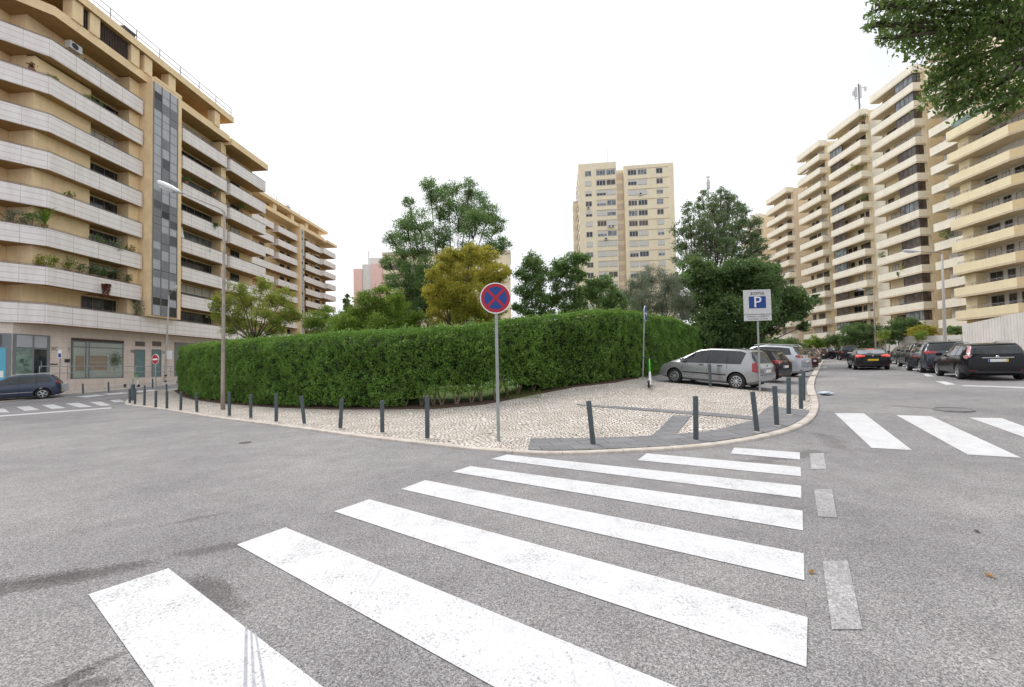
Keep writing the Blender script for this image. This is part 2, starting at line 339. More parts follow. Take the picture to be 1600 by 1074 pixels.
    for nm, c, r in (('window_glass', (.028, .033, .038), .06), ('shop_glass', (.06, .075, .07), .03), ('car_glass', (.02, .025, .027), .03), ('brown_glass', (.07, .055, .05), .12), ('pale_glass', (.16, .18, .20), .08), ('teal_glass', (.14, .20, .175), .06)):
        m, nt, p = new_mat(nm, c, r); p.inputs['Specular IOR Level'].default_value = .6
        n = noise(nt, 1.1, None, 3, .6); L(nt, mixc(nt, 1, c, ramp(nt, n, [(.35, (.5, .5, .5)), (.7, (1.9, 1.9, 1.9))]), 'MULTIPLY'), p.inputs['Base Color'])
    m, nt, p = new_mat('clear_glass', (.9, .95, .93), .02); p.inputs['Transmission Weight'].default_value = .9; p.inputs['IOR'].default_value = 1.2
    for nm, c in (('dark_reflector', (.10, .004, .006)), ('tail_red', (.30, .004, .010)), ('tail_pink', (.55, .26, .28)), ('lit_red', (.45, .02, .015))):
        m, nt, p = new_mat(nm, c, .12); p.inputs['Coat Weight'].default_value = .6
        if nm == 'lit_red': p.inputs['Emission Color'].default_value = (1, .12, .06, 1); p.inputs['Emission Strength'].default_value = .35
    m, nt, p = new_mat('grass', (.09, .16, .03), .9); c = ramp(nt, noise(nt, 6, None, 6, .7), [(.3, (.045, .085, .015)), (.7, (.12, .20, .04))]); L(nt, c, p.inputs['Base Color'])
    leafmat('leaf_hedge', [(.016, .046, .008), (.046, .110, .018), (.098, .195, .032), (.19, .32, .060)], .32, .42, .8)
    leafmat('leaf_lit_top', [(.06, .13, .015), (.10, .19, .025), (.16, .27, .045)], .4)  # paler green for the hedge top, its brighter light put into the colour
    leafmat('leaf_dark', [(.034, .068, .022), (.068, .122, .040), (.14, .215, .070)], .42)
    leafmat('leaf_mid', [(.050, .098, .030), (.095, .165, .050), (.17, .26, .085)], .45)
    leafmat('leaf_fresh', [(.07, .13, .015), (.13, .21, .025), (.20, .29, .045)], .4)
    leafmat('leaf_yellow', [(.14, .19, .03), (.26, .27, .04), (.18, .24, .04), (.42, .36, .06)], .5)
    leafmat('leaf_lime', [(.12, .17, .025), (.19, .235, .035), (.28, .31, .06)], .45)
    leafmat('leaf_grey', [(.055, .095, .036), (.10, .155, .062), (.19, .25, .12)], .4)
    leafmat('leaf_olive', [(.085, .11, .065), (.15, .18, .115), (.23, .26, .18)], .25)
    leafmat('leaf_near', [(.06, .105, .028), (.11, .17, .045), (.20, .26, .08), (.12, .185, .05)], .6, .38, 1.5)
    leafmat('leaf_red', [(.10, .03, .02), (.18, .06, .035)], .3)
    leafmat('leaf_orange', [(.30, .15, .04), (.40, .22, .06)], .3)
def MAT(n): return _M[n]
STAINS = [(95, 905, 190, -35, .75), (60, 905, 110, -12, .5), (330, 925, 55, 45, .7), (330, 858, 100, -14, .6), (310, 810, 60, -12, .45), (80, 1075, 110, -45, .8), (160, 1035, 60, -25, .6), (150, 1068, 90, -12, .7), (1235, 712, 70, -10, .55), (1190, 722, 60, 4, .4), (1420, 636, 60, 4, .5), (1300, 690, 30, 20, .4)]
make_mats()
mottled('manhole_cover', (.20, .195, .195), .25, 6, .7, 60, .4, False)
mottled('tyre_mark', (.40, .40, .44), .3, 25, .7, 60, .1, False)

# ================================================================== GROUND
def sheet(name, pts, dz, mat, parent=None, kind='structure'):
    """lay a polygon (world x,y) on the terrain, dz above it"""
    P = [st(p[0], p[1]) for p in pts]; bm = bmesh.new()
    f = bm.faces.new([bm.verts.new((a, b, 0)) for a, b in P]); bmesh.ops.triangulate(bm, faces=[f])
    for ax in (0, 1):
        lo = math.floor(min(p[ax] for p in P)); hi = math.ceil(max(p[ax] for p in P))
        for k in range(max(lo, -30 if ax == 0 else -70), min(hi, 130 if ax == 0 else 60) + 1):
            no = (1, 0, 0) if ax == 0 else (0, 1, 0); co = (k, 0, 0) if ax == 0 else (0, k, 0)
            bmesh.ops.bisect_plane(bm, geom=bm.verts[:] + bm.edges[:] + bm.faces[:], plane_co=co, plane_no=no)
    for v in bm.verts:
        s_, t_ = v.co.x, v.co.y; X, Y = xy(s_, t_); v.co = (X, Y, zst(s_, t_) + dz)
    bmesh.ops.recalc_face_normals(bm, faces=bm.faces)
    me = bpy.data.meshes.new(name); bm.to_mesh(me); bm.free()
    if me.polygons and sum(p.normal.z for p in me.polygons) < 0: me.flip_normals()
    me.materials.append(MAT(mat)); o = link(name, me, parent)
    if kind: o['kind'] = kind
    return o
def ground():
    def axis(lo, hi, far):
        a = list(range(lo, hi + 1)); k = 4; x = hi
        while x < far: x += k; a.append(x); k *= 1.6
        k = 4; x = lo; b = []
        while x > -far: x -= k; b.append(x); k *= 1.6
        return b[::-1] + a
    S = axis(-30, 130, 1500); T = axis(-70, 60, 1500); v = []; f = []
    for s_ in S:
        for t_ in T: X, Y = xy(s_, t_); v.append((X, Y, zst(s_, t_)))
    n = len(T)
    f = [(i * n + j, (i + 1) * n + j, (i + 1) * n + j + 1, i * n + j + 1) for i in range(len(S) - 1) for j in range(n - 1)]
    me = bpy.data.meshes.new('road'); me.from_pydata(v, [], f); me.update()
    if me.polygons[0].normal.z < 0: me.flip_normals()
    me.materials.append(MAT('asphalt')); tag(link('road', me), kind='structure')
ground()
def dens(pts, step=.5):
    out = []
    for a, b in zip(pts, pts[1:]):
        a = Vector(a[:2]); b = Vector(b[:2]); n = max(1, int((b - a).length / step))
        out += [tuple(a + (b - a) * i / n) for i in range(n)]
    return out + [tuple(pts[-1][:2])]
def catmull(pts, k=4):
    P = [Vector(p[:2]) for p in pts]; out = []
    for i in range(len(P) - 1):
        p0 = P[max(i - 1, 0)]; p1 = P[i]; p2 = P[i + 1]; p3 = P[min(i + 2, len(P) - 1)]
        for j in range(k):
            t = j / k; out.append(tuple(.5 * ((2 * p1) + (p2 - p0) * t + (2 * p0 - 5 * p1 + 4 * p2 - p3) * t * t + (3 * p1 - p0 - 3 * p2 + p3) * t ** 3)))
    return out + [tuple(P[-1])]
def kerb(name, path, w, h, mat, label=None):
    path = dens(path, .45); b = MB(); inn = offs(path, w); seg = 0; acc = 0; start = 0
    for i in range(len(path) - 1):
        acc += (Vector(path[i + 1]) - Vector(path[i])).length
        if acc > .95 or i == len(path) - 2:
            j = i + 1; jit = random.uniform(-.004, .004); hh = h + random.uniform(-.004, .004)
            for k in range(start, j):
                a, c = path[k], path[k + 1]; ai, ci = inn[k], inn[k + 1]
                if k == start: a = tuple(Vector(a) + (Vector(c) - Vector(a)).normalized() * .008)
                vs = []
                for q, z in ((a, -.1), (c, -.1), (ci, -.1), (ai, -.1), (a, hh - .015), (c, hh - .015), (ci, hh), (ai, hh)): vs.append((q[0], q[1], gz(*q) + z))
                am = Vector(a).lerp(Vector(ai), .12 + jit); cm = Vector(c).lerp(Vector(ci), .12 + jit)
                vs += [(am.x, am.y, gz(*am) + hh), (cm.x, cm.y, gz(*cm) + hh)]
                b.add(vs, [(0, 1, 5, 4), (4, 5, 9, 8), (8, 9, 6, 7), (2, 3, 7, 6), (0, 4, 8, 7, 3), (1, 2, 6, 9, 5)])
            acc = 0; start = j
    return tag(b.build(name, mat), label, None, None, 'structure')
KH = .05
kp = [(195, 632), (200, 634), (225, 637), (262, 642), (330, 653), (430, 666), (560, 684), (690, 699), (740, 704.5), (822, 710.4), (900, 711.2), (1000, 707), (1100, 700.5), (1180, 689), (1230, 677), (1262, 663), (1275, 650), (1279.5, 635), (1277, 621)]
front = [G(*p) for p in kp]
back = [G(*p) for p in [(195, 632), (197, 627), (206, 621.5), (225, 616), (243, 612), (262, 609.2)]]
uA = Vector((sin(radians(20)), cos(radians(20)), 0))
back += [back[-1] + uA * 12, back[-1] + uA * 45]
fr = catmull(front, 4); bk = catmull(back, 3)
loopk = bk[::-1] + fr[1:]
kerb('kerb', loopk, .16, KH + .006, 'kerb_stone')
bay = [G(*p, KH) for p in [(1266, 619.5), (1212, 613.6), (1147, 607), (1085, 601.5), (1028, 597)]]
hl_px = [(273, 610), (300, 624), (345, 630), (430, 637), (520, 639.5), (600, 640), (680, 638), (760, 632), (830, 617), (900, 605), (960, 597), (1000, 591.5)]
hl = [G(*p, KH) for p in hl_px]
hl_far = [Vector((*at(1062, 575, 25)[:2], 0)), Vector((*at(1112, 575, 34)[:2], 0))]
inner = offs(dens(loopk, .45), .155)
cob = [Vector((*p, 0)) for p in inner] + bay + [hl[-1] + Vector((.4, .6, 0))] + [h + Vector((.1, .4, 0)) for h in hl[::-1]] + [hl[0] + uA * 12 + Vector((0, 0, 0)), hl[0] + uA * 45]
sheet('cobble_pavement', cob, KH, 'cobbles')
grs = [hl[0] + uA * 45, hl[0] + uA * 10] + [h + Vector((0, .05, 0)) for h in hl] + hl_far + [at(1112, 575, 95), at(560, 575, 110)]
sheet('park_grass', grs, KH - .012, 'grass')
soil = [h + Vector((0, -.12 + .1 * sin(i * 3), 0)) for i, h in enumerate(hl)] + [h + Vector((0, 1.0, 0)) for h in hl[::-1]]
sheet('soil_strip', soil, KH + .008, 'soil')
# flush kerb between parking bay and the road
kerb('bay_kerb', catmull([G(*p) for p in [(1277, 621), (1273, 611), (1272.5, 600), (1276, 588), (1282, 574), (1287, 564)]], 4), .24, .07, 'kerb_stone')
# grey slabs
ap = [(1202.5, 635), (1175, 658), (1121, 672.6), (1056, 679), (1080.6, 650), (1051, 650), (1017, 681.7), (975, 684.2), (900, 685.5), (828.7, 685.6)]
_in = offs(dens(loopk, .3), .165); _near = lambda q: min(range(len(_in)), key=lambda i: (Vector(_in[i]) - q.xy).length)
_a, _b = _near(G(812.5, 706, KH)), _near(G(1269, 641.7, KH))
sheet('slab_pavement', [Vector(_in[i]) for i in range(_a, _b + 1)] + [G(*p, KH) for p in ap], KH + .014, 'grey_slabs')
sheet('slab_strip', [G(*p, KH) for p in [(898.6, 632), (1000, 638), (1100, 645), (1182, 652), (1176, 656.5), (1090, 649), (1000, 641.8), (912, 635)]], KH + .014, 'grey_slabs')
# paint
ZB = [[(138, 930), (263, 889), (1265, 1661), (1270, 2528)], [(370, 852), (446, 825), (1263, 1159), (1264, 1348)], [(522, 800), (577, 781), (1262, 966), (1260, 1044)], [(627, 765), (664, 751), (1256, 866), (1257, 908)],
      [(707, 738), (735, 729), (1254, 799), (1255, 830)], [(767, 718), (792, 711), (1252, 760), (1252, 779)], [(996, 719.7), (1010.7, 709), (1251, 730.5), (1252, 745)], [(1141.7, 709.3), (1147, 700), (1250, 707.7), (1250, 718.8)],
      [(1304, 646), (1350, 646.5), (1425, 704), (1362, 700.5)], [(1400, 649), (1455, 651), (1596, 716), (1512, 711)], [(1514, 653), (1565, 654), (1700, 703), (1640, 698)], [(1630, 656), (1690, 657), (1860, 716), (1770, 710)],
      [(-20, 638.5), (7, 639), (15, 644.7), (-20, 645.5)], [(25.3, 636.2), (46, 635), (62, 640.7), (38.5, 642.4)], [(65.6, 633.2), (83.4, 632.3), (103, 637.9), (80.6, 639.4)], [(102, 631), (123, 629.6), (144.4, 636), (123.8, 637)], [(139, 628.7), (157.5, 627.8), (174, 633.8), (157.5, 634.5)], [(171.6, 625.9), (187.5, 624.8), (196, 627.6), (179, 629)],
      [(-40, 652.4), (60, 645.2), (174, 636.9), (174, 638.6), (60, 647), (-40, 654.5)], [(1462, 596.3), (1476, 596.3), (1494, 601.2), (1478, 601.8)], [(1503, 602.3), (1560, 604), (1640, 606.2), (1640, 608.5), (1560, 605.5), (1505, 603.6)], [(1404, 571.5), (1412, 571.5), (1419, 574.8), (1410, 574.8)], [(1424, 577.5), (1432, 577.5), (1440, 580.6), (1430, 580.8)], [(1442, 584.8), (1450, 584.8), (1460, 588.6), (1448, 588.8)]]
ZB += [[(118, 620), (150, 617), (165, 618), (135, 621.5)], [(160, 616), (190, 613.5), (205, 614.5), (172, 617.5)], [(205, 612), (238, 609), (254, 610), (220, 613.3)]]
for q in ZB: sheet('road_marking', [G(*p) for p in q], .006, 'road_paint')
for q in [[(1265, 709), (1287, 708.5), (1291, 733), (1268, 734)], [(1272, 765), (1300, 765), (1308, 810), (1278, 808)], [(1285, 878), (1325, 877), (1348, 985), (1300, 985)], [(1287, 573), (1293, 573), (1291, 576), (1285, 576)]]:
    sheet('lane_dash', [G(*p) for p in q], .006, 'faded_road_paint')
for q in [[(383, 980), (387, 983), (386, 1090), (380, 1090)], [(391, 985), (394, 988), (400, 1090), (395, 1090)], [(398, 990), (401, 993), (418, 1090), (413, 1090)]]:
    sheet('tyre_mark', [G(*p) for p in q], .0085, 'tyre_mark')
# pavement along the left-hand building
fk = [G(*p) for p in [(-60, 632), (40, 625), (92, 617.5), (170, 611), (240, 604), (300, 598.5)]]
fk = [fk[0]] + fk[1:]; fk += [fk[-1] + uA * 14, fk[-1] + uA * 60]
kerb('kerb', [p[:2] for p in fk], .16, KH + .006, 'kerb_stone')
fi = [Vector((*p, 0)) for p in offs([p[:2] for p in fk], .15)]
sheet('side_pavement', fi + [p + Vector((-14, 3, 0)) for p in fi[::-1]], KH, 'cobbles')
# litter and covers
def disc(b, o, r, n, z0, z1, sq=1, m=0): b.prism([(o[0] + r * cos(2 * pi * k / n), o[1] + sq * r * sin(2 * pi * k / n)) for k in range(n)], z0, z1, m)
p = G(1490, 641); b = MB(); disc(b, (0, 0), .34, 28, .002, .012); b.tube([(.36 * cos(a), .36 * sin(a), .012) for a in np.linspace(0, 2 * pi, 29)], .018, 6, 0, False)
mh = b.build('manhole_cover', 'manhole_cover'); mh.location = p; mh.rotation_euler = (radians(2.6), radians(-1.8), 0); tag(mh, 'round iron manhole cover in the asphalt above the right zebra stripes', 'manhole cover')
p = G(383, 692); b = MB(); disc(b, (0, 0), .13, 16, .002, .01); mh = b.build('valve_cover', 'manhole_iron'); mh.location = p; tag(mh, 'small dark valve cover alone in the grey asphalt before the bollards', 'valve cover')
b = MB(); p = G(1288, 617)
for k in range(5):
    a = random.uniform(0, 3); b.M = Matrix.Translation(p + Vector((random.uniform(-.1, .1), random.uniform(-.08, .08), .02 + k * .012))) @ Matrix.Rotation(a, 4, 'Z') @ Matrix.Rotation(random.uniform(-.15, .15), 4, 'X'); b.box(-.15, .15, -.13, .13, -.004, .03 if k == 4 else .004)
tag(b.build('paper_litter', 'paper_blue'), 'crumpled pale blue paper lying on the road beside the kerb', 'litter')
def dry_leaf(px, py, mat, sz):
    p = G(px, py); b = MB(); n = 6
    b.add([(sz * cos(2 * pi * k / n), sz * .5 * sin(2 * pi * k / n), .012 + .01 * (k % 2)) for k in range(n)] + [(0, 0, .004)], [(k, (k + 1) % n, 6) for k in range(n)])
    o = b.build('dry_leaf', mat); o.location = p; o.rotation_euler = (0, 0, random.uniform(0, 6)); return o
for px, py, mt, lb in [(1268, 896, 'leaf_orange', 'brown dry leaf beside the end of the fourth long zebra stripe'), (1526, 832, 'dark_brown', 'dark dry leaf on the right asphalt, farther of two'), (1547, 902, 'leaf_orange', 'orange dry leaf on the right asphalt, nearer of two')]:
    tag(dry_leaf(px, py, mt, .035), lb, 'leaf', 'dry leaves on the asphalt')
# ================================================================== BUILDINGS
def bframe(name, label, fr, group=None):
    o = thing(name, label, 'building', fr.o, pi / 2 - fr.a, group); return o
def rail(path, z, h, parent, r=.02, step=1.6, n=2, name='railing', mat='rail_metal', m=None):
    b = MB(); P = dens(path, step)
    for p in P: b.tube([(p[0], p[1], z), (p[0], p[1], z + h)], r, 5)
    for k in range(n): b.tube([(p[0], p[1], z + h * (1 - k / n)) for p in path], r, 5)
    return b.build(name, mat, parent)
def balcony(parent, path, z, ph, depth, mats, dirn=1, th=.14, slab=.22, coping=None):
    b = MB(); strip(b, path, th * dirn, z, z + ph, 0)
    inner = offs(path, (th + .003) * dirn); strip(b, inner, (depth - th) * dirn, z + .02, z + slab, 1)
    o = b.build('balcony', mats, parent)
    if coping:
        c = MB(); strip(c, offs(path, -.02 * dirn), (th + .04) * dirn, z + ph + .002, z + ph + .035); c.tube([(p[0], p[1], z + ph + .13) for p in offs(path, th * .5 * dirn)], .018, 5)
        for q in dens(offs(path, th * .5 * dirn), 1.4): c.tube([(q[0], q[1], z + ph + .03), (q[0], q[1], z + ph + .13)], .012, 4)
        c.build('coping', coping, o)
    return o
def window(parent, x0, x1, y, z0, z1, out, n=2, frame='white_frame', glass='window_glass', blinds=0, fw=.05, name='window'):
    """window in a facade plane y; out = +1/-1 the outside direction"""
    f = MB(); g = MB(); bl = MB(); ya, yb = sorted((y - out * .01, y + out * .05))
    f.box(x0, x1, ya, yb, z0, z0 + fw); f.box(x0, x1, ya, yb, z1 - fw, z1)
    for i in range(n + 1):
        xx = x0 + (x1 - x0 - fw) * i / n; f.box(xx, xx + fw, ya, yb, z0 + fw + .001, z1 - fw - .001)
    w = f.build(name, frame, parent)
    ya, yb = sorted((y + out * .004, y + out * .02)); g.box(x0 + .01, x1 - .01, ya, yb, z0 + .01, z1 - .01); g.build('pane', glass, w)
    if blinds:
        ya, yb = sorted((y + out * .022, y + out * .035))
        bl.box(x0 + fw, x1 - fw, ya, yb, z1 - fw - (z1 - z0 - 2 * fw) * blinds, z1 - fw); bl.build('blind', 'blind' if glass != 'brown_glass' else 'brown_blind', w)
    return w
def block(parent, name, mat, *a): return box(name, mat, parent, *a)

# ---------------- left building
FA = Frame(-36, 39.3, 4.2); LV = [8.9 + 3.07 * k for k in range(7)]
A = bframe('apartment_building', 'long apartment building on the left with curved marble balconies and shops below', FA)
def UA(px, v=0, py=400): return FA.uz(px, py, v)[0]
ub = -7.45; c40, s40 = .765, .644
def mainpath(v=0): return [(ub - c40 * 13, v + s40 * 13), (ub, v), (.1, v)]
WD = 1.75       # recess
u1, u2 = UA(284.8), UA(354.5); u3, u4 = UA(360, -.25), UA(415, -.25)
tw0, tw1, twv = .25, UA(282.5, -.75), -.75
# walls
b = MB(); strip(b, [(ub - .9 - c40 * 12, WD + 1.4 + s40 * 12), (ub - .9, WD + 1.4), (ub - .36, WD + 1.4)], 6, 5.9, 30.7); b.build('rear_wall', 'tan_plaster', A)
b = MB(); b.box(ub - .35, .2, WD, 9, 5.9, 30.7); b.build('rear_wall', 'tan_plaster', A)
b = MB(); b.box(tw0, tw1 + .01, twv, 9, 7.4, 31.2); b.build('stair_tower', 'tan_plaster', A)
b = MB(); b.box(tw1 + .012, u4 + .0, WD, 10, 5.9, 30.7); b.build('rear_wall', 'tan_plaster', A)
b = MB(); b.box(u4 + .003, u4 + .6, 4, 14, 0, 30.7); b.build('end_wall', 'tan_plaster', A)
for uu in (.2, ): block(A, 'pilaster', 'tan_plaster', -.75, .23, .55, WD - .003, 7.4, 30.6)
block(A, 'pilaster', 'tan_plaster', u2 - .35, u3 + .15, .5, WD - .003, 7.4, 30.5)
block(A, 'wall_box', 'tan_plaster', ub - .35, UA(126, WD), .95, WD - .003, 8.9, 27.2)
# first floor band
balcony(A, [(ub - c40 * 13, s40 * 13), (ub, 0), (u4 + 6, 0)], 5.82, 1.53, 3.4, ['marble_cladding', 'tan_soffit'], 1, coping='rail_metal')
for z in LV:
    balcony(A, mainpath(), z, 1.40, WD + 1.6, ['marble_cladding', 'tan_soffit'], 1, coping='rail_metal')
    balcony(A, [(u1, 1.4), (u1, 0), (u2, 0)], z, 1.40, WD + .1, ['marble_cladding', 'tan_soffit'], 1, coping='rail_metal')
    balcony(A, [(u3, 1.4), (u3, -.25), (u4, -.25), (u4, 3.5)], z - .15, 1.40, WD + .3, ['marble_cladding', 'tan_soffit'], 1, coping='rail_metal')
# windows behind the balconies
for i, z in enumerate([5.82] + LV):
    zz = z + .25; fl = .15 * (i % 3)
    window(A, UA(127, WD), UA(192, WD), WD, zz + .1, zz + 2.68, -1, 4, 'rail_metal', 'window_glass', fl if i % 2 else 0)
    window(A, u1 + .15, UA(338, WD), WD, zz + .1, zz + 2.68, -1, 6, 'rail_metal', 'pale_glass' if i in (3, 5) else 'window_glass', .35 if i in (1, 7) else 0)
    window(A, u3 + .15, u3 + 1.3, WD, zz + .1, zz + 2.62, -1, 1, 'rail_metal', 'window_glass'); window(A, u3 + 2.4, u3 + 4.0, WD, zz + .1, zz + 2.62, -1, 2, 'rail_metal', 'window_glass', .3 if i % 3 == 1 else 0)
    f = MB(); f.M = Matrix.Translation((ub - .9, WD + 1.4, 0)) @ Matrix.Rotation(pi - atan2(s40, c40), 4, 'Z'); f.box(.9, 6.6, .0, .04, zz + .1, zz + 2.68)
    wdw = f.build('window', 'window_glass', A); f = MB(); f.M = Matrix.Translation((ub - .9, WD + 1.4, 0)) @ Matrix.Rotation(pi - atan2(s40, c40), 4, 'Z')
    for k in range(5): f.box(.9 + k * 1.42, .96 + k * 1.42, .0, .06, zz + .1, zz + 2.68)
    f.box(.9, 6.62, .0, .055, zz + 2.62, zz + 2.68); f.build('frame', 'rail_metal', wdw)
# eaves and roof
def eave(path, depth, z0, z1, nm='eave'):
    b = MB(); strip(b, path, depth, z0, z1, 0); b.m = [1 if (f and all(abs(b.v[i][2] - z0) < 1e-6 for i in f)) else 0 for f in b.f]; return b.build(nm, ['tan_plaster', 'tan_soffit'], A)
eave([(ub - c40 * 13, s40 * 13 - .25), (ub, -.25), (tw0 + .3, -.25)], 4, 30.68, 31.46)
block(A, 'eave', ['tan_plaster'], tw0 + .31, tw1, -.78, 3, 31.21, 31.5)
eave([(tw1 + .02, -.25), (u2 + .15, -.25)], 4, 30.66, 31.46)
eave([(u3 - .2, -.55), (u4 + .1, -.55)], 6, 30.3, 31.1)
# penthouse columns and roof
block(A, 'penthouse_wall', 'tan_plaster', ub - 3, u2 - .8, 2.6, 4, 31.47, 33.19)
for px in (112, 140, 205, 226, 264, 336):
    uu = UA(px, -.4, 120); block(A, 'roof_column', 'tan_plaster', uu, uu + .8, -.38, .5, 31.465, 33.19)
for pa, pb in ((112, 138), (148, 203)):
    b = MB(); a0 = UA(pa, -.2, 60); a1 = UA(pb, -.2, 100)
    for k in range(int((a1 - a0) / .14)): b.box(a0 + k * .14, a0 + k * .14 + .05, -.2, -.1, 31.5, 33.15)
    b.build('grille', 'dark_brown', A)
b = MB(); strip(b, [(ub - 4.5, 1.5), (ub - 3.2, -.6), (u2 + .35, -.6), (u2 + .35, 4)], 5, 33.2, 33.9); b.M = None
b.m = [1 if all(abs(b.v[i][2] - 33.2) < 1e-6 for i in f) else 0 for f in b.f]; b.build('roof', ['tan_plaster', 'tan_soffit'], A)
rail([(ub - 4.4, 1.6), (ub - 3.1, -.35), (u2 + .2, -.35)], 33.9, 1.1, A, .035, 2.2, 2)
# louvre panel
lp0, lp1 = UA(237.5, twv), UA(275.5, twv); cw = (lp1 - lp0) / 3
b = MB(); b.box(lp0, lp1, twv - .05, twv - .003, 7.5, 30.9); lpan = b.build('louvre_panel', 'grey_metal', A)
b = MB()
for k in range(4): b.box(lp0 + k * cw - .03, lp0 + k * cw + .03, twv - .10, twv - .051, 7.5, 30.9)
z = 7.5; rows = []
while z < 30.6:
    h = random.choice([.77, 1.02]); rows.append((z, min(z + h, 30.9))); b.box(lp0 + .031, lp1 - .031, twv - .075, twv - .0515, z, z + .03); z += h
b.build('panel_joints', 'rail_metal', lpan)
darkc = {(19, 1): 1, (20, 0): 1}
for r, (za, zb_) in enumerate(rows):
    for c in range(3):
        q = random.random(); xa = lp0 + c * cw + .05; xb = xa + cw - .1
        if q < .13: box('window', 'grey_metal_dark' if q < .05 else 'black_plastic', lpan, xa, xb, twv - .062, twv - .052, za + .05, zb_ - .02)
        elif q < .40:
            b = MB(); b.box(xa, xb, twv - .060, twv - .0525, za + .05, zb_ - .02, 1); k = za + .06
            while k < zb_ - .06: b.box(xa, xb, twv - .09, twv - .061, k, k + .045); k += .11
            b.build('louvre', ['grey_metal', 'grey_metal_dark'], lpan)
# ground floor
GW = 1.3
UG = UA(19, GW, 560)
b = MB(); strip(b, [(UG - c40 * 13, GW + s40 * 13), (UG, GW), (u4 + 6, GW)], .5, .2, 5.9); gfw = b.build('ground_floor_wall', 'marble_wall', A)
block(A, 'rear_core', 'marble_wall', UG + 1, u4 + 6, GW + .51, 9, .2, 5.8)
PZ = 1.40
def shop(px0, px1, ytop, kind, n):
    a, z1 = FA.uz(px0, ytop, GW); c, _ = FA.uz(px1, ytop, GW); y = GW
    f = MB(); f.box(a, c, y - .06, y - .002, PZ, z1); s_ = f.build('shop_front', 'grey_frame', A); return a, c, z1, s_
a, c, z1, s_ = shop(78 + 33, 192, 524 + 4, 0, 4); zt = FA.uz(150, 536, GW)[1]
# glass front with room behind the pane (shallow display)
b = MB(); b.box(a + .08, c - .08, GW - .075, GW - .062, PZ + .1, zt); b.build('backing', 'room_wall', s_)
b = MB(); w_ = c - a
b.box(a + w_ * .07, a + w_ * .22, GW - .085, GW - .076, PZ + .7, PZ + 2.0); b.box(a + w_ * .32, a + w_ * .66, GW - .085, GW - .076, PZ + .75, PZ + 1.45); b.box(a + w_ * .32, a + w_ * .66, GW - .085, GW - .076, PZ + 1.5, PZ + 2.05)
b.build('wood_bench', 'wood', s_)
b = MB()
for xx in (a + .02, a + w_ * .24, a + w_ * .30, c - .1): b.box(xx, xx + .07, GW - .14, GW - .09, PZ, z1 - .3)
for zz in (PZ, PZ + 2.75, zt): b.box(a, c, GW - .137, GW - .093, zz, zz + .07)
b.build('frame', 'grey_frame', s_); box('header', 'dark_brown', s_, a, c, GW - .13, GW - .061, zt + .1, z1)
box('pane', 'clear_glass', s_, a + .05, c - .05, GW - .115, GW - .105, PZ + .08, zt)
_ip = (s_, a + w_ * .82, GW - .094, PZ + 1.65)
# doors and vents
for (p0, p1) in ((211.3, 225), (238, 250.5)):
    x0, zt_ = FA.uz(p0, 547, GW); x1, _ = FA.uz(p1, 547, GW); b = MB(); b.box(x0, x1, GW - .04, GW - .002, PZ, zt_); d = b.build('door', 'teal_door', A)
    b = MB(); b.box(x0 - .06, x0, GW - .07, GW - .003, PZ, zt_ + .06); b.box(x1, x1 + .06, GW - .07, GW - .003, PZ, zt_ + .06); b.box(x0, x1, GW - .07, GW - .003, zt_ + .001, zt_ + .06); b.build('frame', 'grey_frame', d)
    box('handle', 'alloy', d, x0 + .1, x0 + .13, GW - .09, GW - .05, PZ + 1, PZ + 1.25)
    x0, a0 = FA.uz(p0, 533.5, GW); x1, a1 = FA.uz(p1 + 1, 541.5, GW); b = MB(); b.box(x0, x1, GW - .03, GW - .002, a1, a0); v = b.build('vent', 'dark_brown', A)
    b = MB()
    for k in range(5): b.box(x0, x1, GW - .05, GW - .031, a1 + (a0 - a1) * k / 5, a1 + (a0 - a1) * k / 5 + .04)
    b.build('louvre', 'rail_metal', v)
x0, z0_ = FA.uz(272.5, 535, GW); box('shop_front', 'grey_frame', A, x0, x0 + 4, GW - .05, GW - .002, PZ, z0_); box('shop_front', 'grey_frame', A, x0 + 6, x0 + 9, GW - .05, GW - .002, PZ, z0_)
# corner shop, partly on the turned section
def corner(px, py=560):      # u on main plane
    return FA.uz(px, py, GW)[0]
cz = FA.uz(78, 525, GW)[1]
b = MB(); b.M = Matrix.Translation((UG, GW, 0)) @ Matrix.Rotation(pi - atan2(s40, c40), 4, 'Z'); b.box(.05, 12.5, .0, .06, PZ, cz); b.M = None
b.box(UG + .02, corner(77), GW - .06, GW - .002, PZ, cz); cs = b.build('shop_front', 'grey_frame', A)
T = Matrix.Translation((UG, GW, 0)) @ Matrix.Rotation(pi - atan2(s40, c40), 4, 'Z')
x0 = corner(21); x1 = corner(50); x2 = corner(52.5); x3 = corner(73)
def cpane(nm, mat, xa, xb, za, zb_, d=.07):
    return box(nm, mat, cs, xa, xb, GW - d, GW - .061, za, zb_)
uu = UG + .1
cpane('pane', 'teal_glass', uu + .1, uu + (x3 - uu) * .52, PZ + .1, cz - 1.1); cpane('transom', 'grey_metal', uu + .1, uu + (x3 - uu) * .52, cz - 1.0, cz - .1)
cpane('door', 'window_glass', uu + (x3 - uu) * .58, x3 - .05, PZ + .05, cz - 1.15); cpane('transom', 'grey_metal', uu + (x3 - uu) * .58, x3 - .05, cz - 1.0, cz - .1)
box('handle', 'alloy', cs, uu + (x3 - uu) * .78, uu + (x3 - uu) * .8, GW - .12, GW - .09, PZ + .9, PZ + 1.5)
